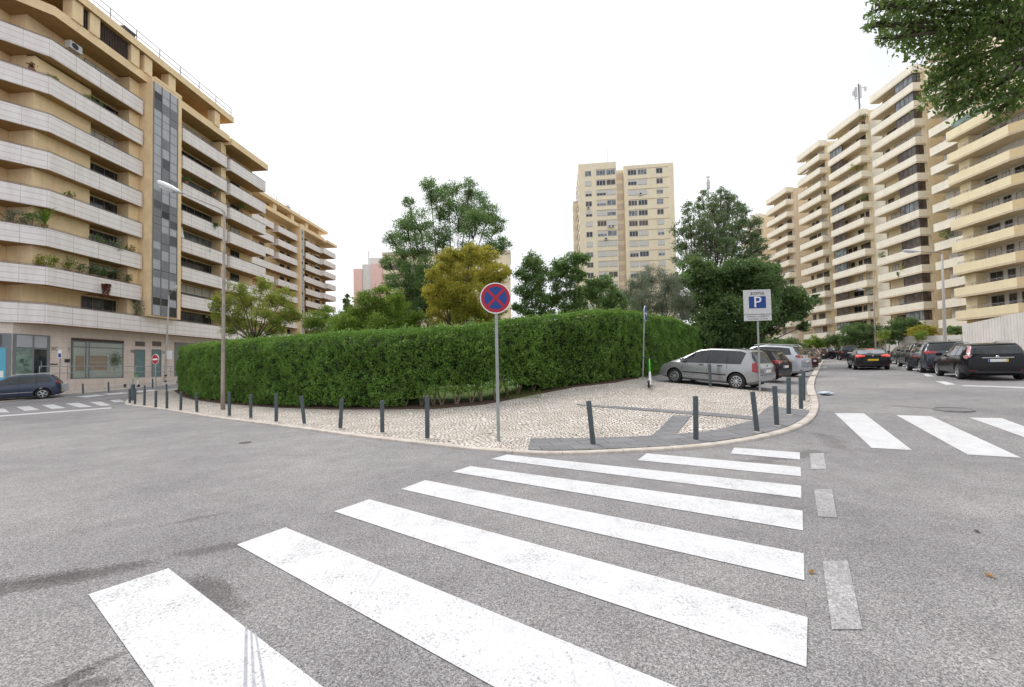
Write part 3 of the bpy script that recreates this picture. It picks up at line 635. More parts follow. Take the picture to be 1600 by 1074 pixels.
for k, (xa, xb, mt, za, zb_) in enumerate([(.3, 3.4, 'poster_cyan', PZ + .05, cz - 1.1), (.5, 3.4, 'grey_metal_dark', cz - 1.0, cz - .1), (3.7, 6.5, 'poster_cyan', PZ + .05, cz - 1.1), (3.7, 6.5, 'grey_metal_dark', cz - 1.0, cz - .1), (6.8, 12, 'window_glass', PZ + .05, cz - .1)]):
    b = MB(); b.M = T; b.box(xa, xb, .061, .08, za, zb_); pn = b.build('poster' if 'poster' in mt else 'pane', mt, cs)
    if mt == 'poster_cyan':
        b = MB(); b.M = T @ Matrix.Translation(((xa + xb) / 2, .082, PZ + 1.5)) @ Matrix.Rotation(pi / 2, 4, 'X')
        for q in range(16):
            a_ = q * 2.4; rr = .12 * sqrt(q); disc(b, (rr * cos(a_) * 1.3, rr * sin(a_)), .28, 9, -.004 - q * .0004, .002 + q * .0004, .8)
        b.build('picture', 'poster_pink', pn); b = MB(); b.M = T; b.box(xa + .1, xb - .1, .0805, .088, PZ + .25, PZ + .75); b.build('picture', 'sign_white', pn)
# platform and railing in front of the ground floor
b = MB(); PV = -.55
b.prism([(UG - 10, PV + 7.2), (UG - 1, PV), (u4 + 6, PV), (u4 + 6, GW - .01), (UG, GW - .01), (UG - 8, GW + 6.6)], .0, PZ); plat = b.build('platform', 'marble_wall', A)
x0, z0_ = FA.uz(90, 598, PV); x1, z1_ = FA.uz(107, 609, PV); box('vent', 'grey_metal', plat, x0, x1, PV - .02, PV - .002, .35, 1.05)
rail([(UG + .4, PV + .1), (u4 + 5.5, PV + .1)], PZ, 1.05, A, .032, 1.75, 2, 'railing', 'galvanised')
# house numbers and wall plates
RT = (pi / 2, 0, 0)
for (px, py, s) in ((85.5, 545.5, '3C'), (107.5, 546, '1'), (206.5, 549.5, '3B'), (256, 551, '3A')):
    u_, z_ = FA.uz(px, py, GW); text(s, .42, 'ink', A, (u_, GW - .012, z_), RT, 'house_number')
u_, z_ = FA.uz(37, 553, GW); text('fl', .5, 'ink', cs, (uu + .1 + .16 * (x3 - uu), GW - .078, PZ + 1.45), RT, 'shop_lettering')
text('studio', .16, 'ink', cs, (uu + .1 + .3 * (x3 - uu), GW - .078, PZ + 1.2), RT, 'shop_lettering')
u_, z_ = FA.uz(104, 563.5, GW); box('intercom', 'ink', A, u_ - .15, u_ + .2, GW - .06, GW - .003, z_ - .15, z_ + .12)
u_, z_ = FA.uz(83, 569.5, GW); box('letter_plate', 'ink', A, u_ - .3, u_ + .3, GW - .03, GW - .003, z_ - .04, z_ + .05)
# air conditioner
u_, z_ = FA.uz(112, 75, .9); ac = MB(); ac.box(u_ - .45, u_ + .45, .45, .94, z_ - .32, z_ + .32); aco = ac.build('air_conditioner', 'sign_grey', None); aco.matrix_world = A.matrix_world
aco.location = FA.o; aco.rotation_euler = (0, 0, pi / 2 - FA.a); tag(aco, 'grey air conditioner hung on the top storey wall of the left building', 'air conditioner')
b = MB(); b.lathe([(.25, 0), (.25, .02)], 'y', 16, 0, (u_ - .1, .43, z_)); b.build('fan_grille', 'ink', aco)
ch = thing('chimney_vent', 'small dark vent box on the roof edge of the left building', 'roof vent', FA.w(UA(203, 0, 55), .3, 33.9), pi / 2 - FA.a); box('housing', 'grey_metal_dark', ch, -.5, .5, -.3, .3, 0, .75); box('cap', 'rail_metal', ch, -.6, .6, -.4, .4, .751, .85)

# ---------------- second left building, farther along the street
FB = Frame(-52, 98, 4.7)
Bb = bframe('apartment_building', 'farther marble-balconied apartment block behind the first left building', FB)
def UB(px, v=0, py=400): return FB.uz(px, py, v)[0]
b0, b1 = UB(425), .3; t0, t1 = .5, UB(475.5, -.8); c0, c1 = UB(478), UB(502.5); e0, e1 = UB(506, -1), UB(524.5, -1)
block(Bb, 'rear_wall', 'tan_plaster', b0 - 25, e1, 2, 14, 0, 37.05); block(Bb, 'stair_tower', 'tan_plaster', t0, t1, -.8, 1.99, 0, 37.4)
b = MB(); b.box(t0 + .35, t1 - .3, -.86, -.803, 3, 36.9, 0)
for k in range(40): b.box(t0 + .35, t1 - .3, -.9, -.861, 3 + k * .85, 3.06 + k * .85, 1)
for k in range(22): xx = t0 + .45 + random.randint(0, 2) * .5; zz = 4 + k * 1.5; b.box(xx, xx + .4, -.89, -.8612, zz, zz + .7, 2)
b.build('louvre_panel', ['grey_metal', 'rail_metal', 'window_glass'], Bb)
for k in range(10):
    z = 33.5 - 3.05 * k
    MM = ['marble_cladding', 'tan_soffit']
    if k % 4 == 3: balcony(Bb, [(b0 - 25, 0), (c1 + 1.6, 0), (c1 + 1.6, -1), (e1, -1), (e1, 3)], z, 1.4, 2.1, MM, 1)
    else:
        balcony(Bb, [(b0 - 25, 0), (UB(428), 0)], z + .1, 1.4, 2.1, MM, 1); balcony(Bb, [(UB(434), 1.5), (UB(434), -.2), (b1, -.2)], z, 1.4, 2.1, MM, 1); balcony(Bb, [(c0, 0), (c1, 0)], z, 1.4, 2.1, MM, 1)
        balcony(Bb, [(e0, 1.5), (e0, -1), (e1, -1), (e1, 3)], z, 1.4, 3, MM, 1)
    for (x0, x1) in ((UB(405, 2), UB(412, 2)), (UB(437, 2), UB(444, 2)), (UB(448, 2), UB(458, 2)), (c0 + .8, c0 + 4), (c0 + 5.5, c1 - 1.4), (e0 + .8, e0 + 3), (e0 + 4.5, e1 - .8)):
        window(Bb, x0, x1, 2, z + .5, z + 2.9, -1, 3, 'rail_metal')
b = MB(); b.box(b0 - 25, t0 - .01, -.4, 2, 37.06, 37.9); b.box(t0, t1, -.85, 2, 37.41, 37.9); b.box(t1 + .01, c1 + .8, -.4, 2, 37.06, 37.9); b.box(c1 + .81, e1 + .3, -1.3, 2, 36.8, 37.4); b.build('eave', 'tan_plaster', Bb)
block(Bb, 'penthouse_wall', 'tan_soffit', b0 - 24, UB(499), 3, 4, 37.91, 39.3)
for px in (427, 455, 477.5, 498): block(Bb, 'roof_column', 'tan_plaster', UB(px, -.3, 350), UB(px, -.3, 350) + 1.1, -.3, .8, 37.905, 39.3)
block(Bb, 'roof', 'tan_plaster', b0 - 24, UB(508), -.8, 6, 39.31, 40.0); box('chimney', 'grey_metal', Bb, UB(452), UB(457), .5, 1.5, 40.01, 41.2)
rail([(b0 - 20, -.6), (UB(507), -.6)], 40, 1, Bb, .03, 4, 2)

# ---------------- high-rise in the middle distance
FC = Frame(20.4, 117, 0); CR = radians(-6)
Cb = thing('tower_block', 'tall cream tower block with grid of windows rising behind the park trees', 'building', (20.4, 117, 0), -radians(6.5))
def cx(px): return (px - 911) / 5.43
CT = 60.7
CL = [[cx(911), cx(969.5)], [cx(986), cx(1057)]]
block(Cb, 'wall', 'tower_plaster', 0, CL[0][1], .0, 18, 0, CT); block(Cb, 'wall', 'tower_plaster', CL[1][0] - .8, CL[1][1], .6, 18, 0, CT - 1.2)
block(Cb, 'recess_wall', 'tower_plaster', CL[0][1] + .002, CL[1][0] - .81, 2.2, 16, 0, CT - 1.6)
for k in range(19): box('recess_panel', 'tower_pale', Cb, CL[0][1] + .15, CL[0][1] + 2.1, 2.1, 2.197, CT - 4.4 - 3 * k, CT - 2.6 - 3 * k)
for k in range(17):
    zt = CT - 2.2 - 2.98 * k; zb = zt - 1.6
    for (p0, p1, y, n) in ((921, 931, 0, 2), (938.5, 953, 0, 3), (954, 968, 0, 2), (987.5, 1001, .6, 3), (1002.5, 1016.5, .6, 3), (1030.5, 1040.5, .6, 2)):
        g = random.choice(['window_glass', 'window_glass', 'window_glass', 'pale_glass', 'brown_glass']); bl = random.choice([0, 0, .3, .5, .95, .95]) if k not in (0,) else 0
        if k in (5, 7, 9): bl = .95
        window(Cb, cx(p0), cx(p1), y, zb - (.3 if y else 0), zt - (.3 if y else 0), -1, n, 'white_frame', g, bl, .1)
    ln = MB(); ln.box(cx(938), cx(969), -.06, -.003, zt + .12, zt + .22); ln.box(cx(987), cx(1049), .54, .597, zt - .15, zt - .05); ln.build('ledge', 'tower_line', Cb)
    for q in range(4): box('side_window', 'window_glass', Cb, -.09, -.003, 1.5 + q * 4.2, 4.2 + q * 4.2, zb + .1, zt - .1)
for (px, k, dx) in ((925, 3.7, 0), (957, 5.6, 0), (962, 5.6, 0), (951, 6.8, 0), (1006, 2.55, 0)):
    zz = CT - 2.2 - 2.98 * k; y = .6 if px > 980 else 0; b = MB(); b.box(cx(px) - .45, cx(px) + .45, y - .5, y - .003, zz - .35, zz + .35); o = b.build('air_conditioner', 'sign_grey', Cb)
    b = MB(); b.lathe([(.26, 0), (.26, .02)], 'y', 12, 0, (cx(px), y - .53, zz)); b.build('fan', 'ink', o)
block(Cb, 'lift_house', 'tower_plaster', 2, 6, 6, 12, CT, CT + 1.2); b = MB(); b.tube([(cx(958), 2, CT), (cx(958), 2, CT + 5)], .07, 5); b.build('antenna', 'sign_grey', Cb)
box('side_wing', 'tower_plaster', Cb, -1.2, -.01, 12, 18, 0, CT - 6)
for k in range(16): box('window', 'window_glass', Cb, -1.28, -1.203, 13, 16, CT - 8.5 - 3 * k, CT - 7.1 - 3 * k)

# ---------------- pink and cream blocks far behind the trees
E1 = thing('apartment_building', 'distant pink apartment block with white stripe left of the park trees', 'building', (at(552, 400, 130).x, 130, 0), 0)
w = 130 / 635
block(E1, 'wall', 'pink_plaster', 0, 13 * w, 0, 14, 0, 34.5); block(E1, 'stripe', 'white_plaster', 13 * w + .01, 27.5 * w, .5, 13, 0, 36); block(E1, 'wall', 'pink_plaster', 27.5 * w + .01, 46 * w, 0, 14, 0, 36)
block(E1, 'roof_box', 'white_plaster', 20 * w, 40 * w, 3, 8, 36.01, 38.8); b = MB(); b.tube([(19 * w, 3, 36), (19 * w, 3, 41)], .15, 5); b.build('antenna', 'sign_grey', E1)
E2 = thing('apartment_building', 'distant cream block with long open balconies half hidden by the tall park tree', 'building', (at(598.4, 400, 130).x, 130, 0), 0)
block(E2, 'wall', 'tower_plaster', 0, 41, .0, 14, 0, 38.5)
for k in range(11):
    z = 33.6 - 3.05 * k
    for xa, xb in ((.8, 5.2), (7, 12), (14, 19), (24, 29), (33, 38)): box('window', 'brown_glass', E2, xa, xb, -.12, -.003, z, z + 1.75)
    b = MB(); b.box(.3, 40, -.9, -.121, z - 1.25, z - .02); b.build('balcony', 'tower_plaster', E2)
block(E2, 'roof_edge', 'tower_pale', -.2, 41.2, -.5, 14.3, 38.51, 39.5)

# ---------------- right-hand row of towers
FD = Frame(66, 66, 1.5)
def UD(px, py=400, v=0): return FD.uz(px, py, v)[0]
def tower(label, u0, u1, soff, nfl, step, ptop, blank, colr=('cream_plaster', 'cream_soffit', 'sand_plaster'), fr=FD, dep=1.6, glaze=None, ph=1.33, seed=0, rightblank='sand_plaster'):
    """u0 near end, u1 far end; soff = soffit height of the top fascia"""
    rnd = random.Random(seed); t = bframe('apartment_tower', label, fr, 'towers along the right side of the street')
    block(t, 'wall', rightblank, u0 + .35, u1 - .35, -dep - 9, -dep, 0, soff + .9)
    block(t, 'end_wall', rightblank, u0 + .1, u0 + .349, -dep - 9, -dep + .25, 0, soff + 1.1)
    if blank: block(t, 'blank_wall', rightblank, u0 - .25, u0 + .099, -dep - blank, -dep + .02, 0, soff + 1.0)
    path = [(u1, -dep), (u1, 0), (u0, 0), (u0, -dep)]
    def bal(z, h, nm='balcony'):
        b = MB(); strip(b, path, -.16, z, z + h, 0)
        b.m = [2 if (all(abs(b.v[i][0] - u0) < .02 for i in f)) else 0 for f in b.f]
        inn = offs(path, -.163); b.prism([inn[0], inn[1], inn[2], inn[3]], z + .05, z + .24, 1)
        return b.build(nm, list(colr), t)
    bal(soff, 1.34, 'roof_fascia'); block(t, 'roof', 'white_plaster', u0 + .2, u1 - .2, -dep - 8.9, -.2, soff + .95, soff + 1.1)
    for k in range(1, nfl):
        z = soff - step * k; o = bal(z, ph)
        r = MB(); z2 = z + ph
        for q in ((u0 + .1, -.08), (u0 + (u1 - u0) * .25, -.08), (u0 + (u1 - u0) * .5, -.08), (u0 + (u1 - u0) * .75, -.08), (u1 - .1, -.08)): r.tube([(q[0], q[1], z2), (q[0], q[1], z2 + .22)], .018, 4)
        r.tube([(u1 - .3, -.08, z2 + .22), (u0 + .08, -.08, z2 + .22), (u0 + .08, -dep + .3, z2 + .22)], .028, 5); r.build('railing', 'rail_metal', o)
        zt = z + step - .02; wy = -dep; g = glaze(k, rnd) if glaze else 0; ulen = u1 - u0
        if g:     # balcony closed in with glass
            ga, gb = (u0 + .05, u0 + ulen * g) if g > 0 else (u1 + ulen * g, u1 - .1)
            b = MB(); b.box(ga, gb, -.14, -.10, z2 + .02, zt - .02); gl = b.build('glazing', 'brown_glass' if rnd.random() < .75 else 'pale_glass', t)
            b = MB(); n = 4
            for i in range(n + 1): xx = ga + (gb - ga - .07) * i / n; b.box(xx, xx + .07, -.16, -.08, z2, zt)
            b.box(ga, gb, -.155, -.085, z2, z2 + .06)
            if g > 0:
                b.box(u0 + .06, u0 + .12, -dep + .1, -.17, z2, z2 + .06); b.box(u0 + .02, u0 + .1, -.1 - (dep - .3) * .5, -.04 - (dep - .3) * .5, z2, zt)
            b.build('frame', 'dark_brown', gl)
            if g > 0: box('side_pane', 'brown_glass', gl, u0 + .07, u0 + .11, -dep + .25, -.17, z2 + .061, zt - .02)
            if rnd.random() < .5: box('blind', 'brown_blind', gl, ga + .1, gb - .1, -.2, -.165, z2 + rnd.uniform(.3, .9), zt - .05)
        u = u0 + .5
        while u < u1 - 1.3:
            wd = rnd.choice([.9, 1.3, 1.8, 2.3]); wd = min(wd, u1 - .6 - u)
            if rnd.random() < .8: window(t, u, u + wd, wy, z + .3, z + 2.82, 1, 2, 'rail_metal', rnd.choice(['window_glass', 'window_glass', 'brown_glass']), rnd.choice([0, 0, .4, .8]), .06)
            u += wd + rnd.choice([.3, .6, .9])
        if rnd.random() < .3:   # awning or shade
            b = MB(); ax = u0 + .4 + rnd.random() * (ulen - 3); b.add([(ax, -.3, zt - .15), (ax + 2, -.3, zt - .15), (ax + 2, .2, zt - .75), (ax, .2, zt - .75), (ax, -.3, zt - .19), (ax + 2, -.3, zt - .19), (ax + 2, .2, zt - .79), (ax, .2, zt - .79)], [(0, 1, 2, 3), (7, 6, 5, 4), (0, 4, 5, 1), (1, 5, 6, 2), (2, 6, 7, 3), (3, 7, 4, 0)]) if rnd.random() < .2 else None
            if b.v: b.build('awning', 'blind', t)
    return t
D5 = tower('tallest cream tower with brown glazed balcony corners, between antenna tower and white balconies', -1.25, 6.45, 48.36, 16, 2.977, 49.65, 3.6, glaze=lambda k, r: .42 if (k > 2 or k < 3) and r.random() < .93 else 0, seed=1)
D4 = tower('cream tower with antenna mast on its roof and glazed left balconies', 9.2, 16.9, 47.75, 15, 2.94, 49, 1.5, glaze=lambda k, r: -.42 if r.random() < .9 else 0, seed=2)
D3 = tower('cream tower with mostly open balconies, third back from the antenna side', 19.6, 26.3, 47.7, 15, 2.94, 49, 0, glaze=lambda k, r: 0, seed=3)
D2 = tower('lower cream tower with broad blank wall beyond the open balconies', 30.8, 38.5, 42.6, 14, 2.95, 44, 3.4, glaze=lambda k, r: 0, seed=4, rightblank='beige_panels')
D1 = tower('farthest and lowest cream tower, half hidden behind the big dark tree', 43.5, 51, 41.0, 13, 2.95, 44, 1.0, glaze=lambda k, r: .5 if r.random() < .6 else 0, seed=5)
block(D5, 'recess_wall', 'cream_plaster', 6.5, 9.25, -5, -1.7, 0, 46.5)
# narrow stack with white balconies
D6u = (UD(1484, 330), UD(1457.5, 208))
D6 = bframe('apartment_tower', 'narrow stack of white balconies squeezed between cream and yellow towers', FD, 'towers along the right side of the street')
ua, ubb = -5.8, UD(1466, 445); ua -= 4
block(D6, 'wall', 'sand_plaster', ua, ubb - .3, -9, -1.6, 0, 49)
for k in range(17):
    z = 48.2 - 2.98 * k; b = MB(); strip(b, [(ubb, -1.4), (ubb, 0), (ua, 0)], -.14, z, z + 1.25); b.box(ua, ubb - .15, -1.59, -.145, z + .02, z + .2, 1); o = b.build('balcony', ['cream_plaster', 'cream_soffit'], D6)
    b = MB(); b.tube([(ubb - .1, -.07, z + 1.5), (ua, -.07, z + 1.5)], .025, 5)
    for q in range(4): b.tube([(ubb - .2 - q * 1.4, -.07, z + 1.25), (ubb - .2 - q * 1.4, -.07, z + 1.5)], .018, 4)
    b.build('railing', 'rail_metal', o)
    if k < 16: window(D6, ua + 1.2, ubb - 1.6, -1.6, z + .3, z + 2.8, 1, 3, 'rail_metal', 'window_glass', .4); block(D6, 'white_panel', 'white_plaster', ubb - 1.45, ubb - .35, -1.597, -1.5, z + .21, z + 2.97)
# yellow tower in front
FY = Frame(59.5, 48, 1.5)
D7 = bframe('apartment_tower', 'nearest yellow tower with wide balconies at the right edge above the concrete wall', FY, 'towers along the right side of the street')
block(D7, 'wall', 'white_plaster', -9, 5.6, -12, -2.2, 0, 33.5)
pathY = [(6.1, -2.2), (6.1, 0), (-.6, 0), (-3.0, -1.5), (-9, -2.0)]
for k in range(10):
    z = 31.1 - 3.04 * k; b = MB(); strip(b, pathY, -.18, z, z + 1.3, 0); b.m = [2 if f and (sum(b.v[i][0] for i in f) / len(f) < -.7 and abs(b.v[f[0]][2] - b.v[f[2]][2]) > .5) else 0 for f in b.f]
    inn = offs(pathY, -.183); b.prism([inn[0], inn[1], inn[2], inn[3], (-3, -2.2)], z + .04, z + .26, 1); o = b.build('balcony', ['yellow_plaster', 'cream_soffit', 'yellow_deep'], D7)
    r = MB(); rp = offs([pathY[1], pathY[2], pathY[3]], -.1); rp[0] = (rp[0][0] - .4, rp[0][1])
    for q in dens(rp, 1.5): r.tube([(q[0], q[1], z + 1.3), (q[0], q[1], z + 1.62)], .022, 5)
    r.tube([(q[0], q[1], z + 1.62) for q in rp], .035, 6); r.tube([(q[0], q[1], z + 1.46) for q in rp], .018, 5); r.build('railing', 'rail_metal', o)
    if k:
        block(D7, 'ribbed_wall', 'yellow_plaster', 4.6, 5.9, -2.19, -.9, z + .27, z + 3.03)
        rr = random.Random(k)
        for (x0, x1) in ((-.4, .9), (1.4, 2.2), (2.7, 4.1)):
            if rr.random() < .85: window(D7, x0, x1, -2.2, z + .35, z + 2.85, 1, 2, 'rail_metal', rr.choice(['window_glass', 'brown_glass', 'window_glass']), rr.choice([0, 0, .5, .97]))
    else:
        b = MB(); b.box(.5, 5.8, -.13, -.1, z + 1.32, z + 2.3); b.build('glass_screen', 'teal_glass', D7)
block(D7, 'setback_storeys', 'sand_plaster', -9, 5.2, -14, -4.5, 33.51, 46)
for k in range(4): window(D7, -2, 4, -4.5, 34 + 3 * k, 35.8 + 3 * k, 1, 5, 'rail_metal', 'brown_glass')
# antenna mast on the roof
p = at(1343, 168, 80); p.z -= .8
an = thing('antenna_mast', 'phone antenna mast with panels on the tower roof', 'antenna', p)
b = MB(); b.tube([(0, 0, 0), (0, 0, 5.6)], .13, 6); b.tube([(0, 0, 2.6), (-.9, 0, 2.6)], .04, 5); b.tube([(0, 0, 4.8), (1.3, 0, 4.8)], .04, 5); b.tube([(-.7, 0, 2.2), (-.7, 0, 5)], .04, 5); b.tube([(0, 0, 1.6), (1.8, .5, 0)], .02, 4); b.build('mast', 'rail_metal', an)
for (x, z0, z1, w_) in ((.25, 2.8, 5.3, .22), (-.5, 2.9, 4.9, .1), (-.85, 3, 4.6, .09), (1.3, 4.2, 5.0, .2), (-1.15, 3.3, 4.1, .12)): box('antenna_panel', 'sign_grey', an, x - w_, x + w_, -.12, .12, z0, z1)
an2 = thing('antenna_mast', 'small pale antenna pole rising above the big dark tree', 'antenna', (at(1107, 300, 110).x, 110, 40)); b = MB(); b.tube([(0, 0, -38), (0, 0, 13)], .14, 6); b.build('mast', 'sign_grey', an2); b = MB(); b.lathe([(.35, 9.6), (.45, 10), (.45, 11.6), (.25, 12.4)], 'z', 10); b.box(-.5, .5, -.1, .1, 12.8, 13.1); b.build('antenna_panel', 'sign_grey', an2)

# ---------------- retaining walls on the right
def ribwall(name, label, P, ztop, zbot, rib=.35):
    b = MB()
    for (a, za), (c, zc) in zip(zip(P, ztop), zip(P[1:], ztop[1:])):
        a = Vector(a); c = Vector(c); n = max(1, int((c - a).length / rib)); d = (c - a).normalized(); q = Vector((-d.y, d.x)) * .3
        if q.dot(-a) > 0: q = -q
        for i in range(n):
            p0 = a.lerp(c, i / n); p1 = a.lerp(c, (i + 1) / n) - d * .03; z0 = za + (zc - za) * i / n; z1 = za + (zc - za) * (i + 1) / n
            b.add([(p0.x, p0.y, zbot), (p1.x, p1.y, zbot), (p1.x + q.x, p1.y + q.y, zbot), (p0.x + q.x, p0.y + q.y, zbot), (p0.x, p0.y, z0), (p1.x, p1.y, z1), (p1.x + q.x, p1.y + q.y, z1), (p0.x + q.x, p0.y + q.y, z0)], [(0, 1, 5, 4), (1, 2, 6, 5), (2, 3, 7, 6), (3, 0, 4, 7), (4, 5, 6, 7), (0, 3, 2, 1)])
        b.add([(a.x + q.x * .1, a.y + q.y * .1, zbot), (c.x + q.x * .1, c.y + q.y * .1, zbot), (c.x + q.x, c.y + q.y, zbot), (a.x + q.x, a.y + q.y, zbot), (a.x + q.x * .1, a.y + q.y * .1, za - .01), (c.x + q.x * .1, c.y + q.y * .1, zc - .01), (c.x + q.x, c.y + q.y, zc - .01), (a.x + q.x, a.y + q.y, za - .01)], [(0, 1, 5, 4), (1, 2, 6, 5), (2, 3, 7, 6), (3, 0, 4, 7), (4, 5, 6, 7)])
    return tag(b.build(name, 'concrete_wall'), label, 'wall')
w1 = [at(1503, 508, 42), at(1589, 489.5, 35.5), at(1760, 470, 26)]
ribwall('retaining_wall', 'tall ribbed pale concrete wall behind the parked black estate car', [p.xy for p in w1], [p.z for p in w1], 0)
w2 = [at(1356, 536, 58), at(1400, 530, 52), at(1419, 525.5, 49), at(1502, 523.5, 43)]
w2b = [Vector((p.x, p.y)) for p in w2]
ribwall('retaining_wall', 'low concrete wall below the shrubs and the yellow bush', w2b, [p.z for p in w2], 0, 2.4)
tr = [w2b[0], w2b[1], w2b[2], w2b[3], w1[1].xy, w1[2].xy, Vector((90, 40)), Vector((90, 120)), Vector((60, 125))]
b = MB(); b.prism([tuple(p + Vector((.3, .4))) for p in tr], 0, 3.75); tag(b.build('terrace_ground', 'soil'), kind='structure')
# ================================================================== PLANTS
def leaf_mesh(name, P, size, mat, parent=None, aspect=.5, up=.0, out=None, jit=.3):
    P = np.asarray(P, dtype=np.float64); n = len(P)
    d = RNG.normal(size=(n, 3)); d[:, 2] += up
    if out is not None: d += out
    d /= np.linalg.norm(d, axis=1)[:, None]
    r = RNG.normal(size=(n, 3)); s = np.cross(d, r); s /= np.linalg.norm(s, axis=1)[:, None] + 1e-9
    L_ = size * (1 + jit * RNG.normal(size=(n, 1))).clip(.4, 2)
    a = P - d * L_ * .5; c = P + d * L_ * .5; m = P - d * L_ * .05; bb = m + s * L_ * aspect * .5; e = m - s * L_ * aspect * .5
    V = np.stack([a, bb, c, e], 1).reshape(-1, 3)
    me = bpy.data.meshes.new(name); me.vertices.add(4 * n); me.vertices.foreach_set('co', V.ravel())
    me.loops.add(4 * n); me.loops.foreach_set('vertex_index', np.arange(4 * n)); me.polygons.add(n)
    me.polygons.foreach_set('loop_start', np.arange(n) * 4); me.polygons.foreach_set('loop_total', np.full(n, 4)); me.update(calc_edges=True)
    me.materials.append(MAT(mat)); return link(name, me, parent)
DENS = 2.6
def crown_points(blobs, per, sub=16, tight=.30):
    """leaf positions: each blob (centre, radius) is broken into many small clumps; returns pts and the clump centres"""
    out = []; cl = []
    for c, r in blobs:
        c = np.array(c); k = sub
        d = RNG.normal(size=(k, 3)); d /= np.linalg.norm(d, axis=1)[:, None]; q = c + d * (r * (.35 + .65 * RNG.random((k, 1)) ** .6)); cl.append((c, q))
        n = int(per * DENS * r * r); idx = RNG.integers(0, k, n); out.append(q[idx] + RNG.normal(size=(n, 3)) * r * tight * np.array([1, 1, .7]))
    return np.concatenate(out), cl
def tree(name, label, base, Y, blobs, leafm, leaf=.12, per=900, trunk_r=.16, bark='bark', stems=1, sub=16, tight=.27, depth=.8, aspect=.5, group='trees in the park', droop=0., cat='tree', fork=.35):
    """base (px, depth); blobs are (px, py, r_px) seen at depth Y, spread in depth"""
    bp = atg(base, Y); bp.z += KH if Y < 100 else 0
    B = []; rnd = random.Random(sum(map(ord, label)))
    X = [b[0] for b in blobs]; span = (max(X) - min(X)) * Y / F / 2 + 1
    for i, (px, py, r) in enumerate(blobs):
        rw = r * Y / F; dy = (rnd.random() * 2 - 1) * depth * span * .7; c = at(px, py, Y + dy); rw *= (Y + dy) / Y; B.append((c, rw))
    t = thing(name, label, cat, bp, 0, group)
    pts, cl = crown_points([(tuple(c - bp), r) for c, r in B], per, sub, tight)
    leaf_mesh('crown', pts, leaf, leafm, t, aspect, droop)
    b = MB(); top = Vector((0, 0, 0)); cz = [c.z - bp.z for c, r in B]; zf = min(cz) * fork + .3; low = min(cz)
    cen = sum(((c - bp) for c, r in B), Vector()) / len(B)
    roots = []
    for s in range(stems):
        a = 2 * pi * s / max(1, stems) + .5; o = Vector((cos(a), sin(a), 0)) * (.0 if stems == 1 else .35)
        tip = Vector((o.x * 3.2 + (cen.x * .35 if stems == 1 else 0), o.y * 3, max(zf, low * .75))); mid = (o + tip) / 2 + Vector((rnd.uniform(-.12, .12), rnd.uniform(-.12, .12), 0))
        b.tube([o - Vector((0, 0, .2)), mid, tip], [trunk_r * 1.25, trunk_r, trunk_r * .8], 8); roots.append(tip)
    for (c, r), (cc, q) in zip(B, cl):
        c = c - bp; rt = min(roots, key=lambda p: (p.xy - c.xy).length); m = rt.lerp(c, .5) + Vector((rnd.uniform(-.3, .3), rnd.uniform(-.3, .3), -.06 * (c - rt).length))
        b.tube([rt, m, c], [trunk_r * .62, trunk_r * .4, trunk_r * .2], 6)
        for e in q[:7]: e = Vector(e); b.tube([c.lerp(m, .25), c.lerp(e, .55) + Vector((0, 0, -.05)), e], [trunk_r * .2, trunk_r * .12, .012], 4)
    b.build('trunk', bark, t, True); return t
def scatter_blobs(x0, x1, y0, y1, n, r, seed, shape=None):
    rnd = random.Random(seed); out = []
    while len(out) < n:
        x = rnd.uniform(x0, x1); y = rnd.uniform(y0, y1); u = (x - (x0 + x1) / 2) / ((x1 - x0) / 2); v = (y - (y0 + y1) / 2) / ((y1 - y0) / 2)
        if (shape or (lambda u, v: u * u + v * v < 1))(u, v): out.append((x, y, r * rnd.uniform(.75, 1.25)))
    return out
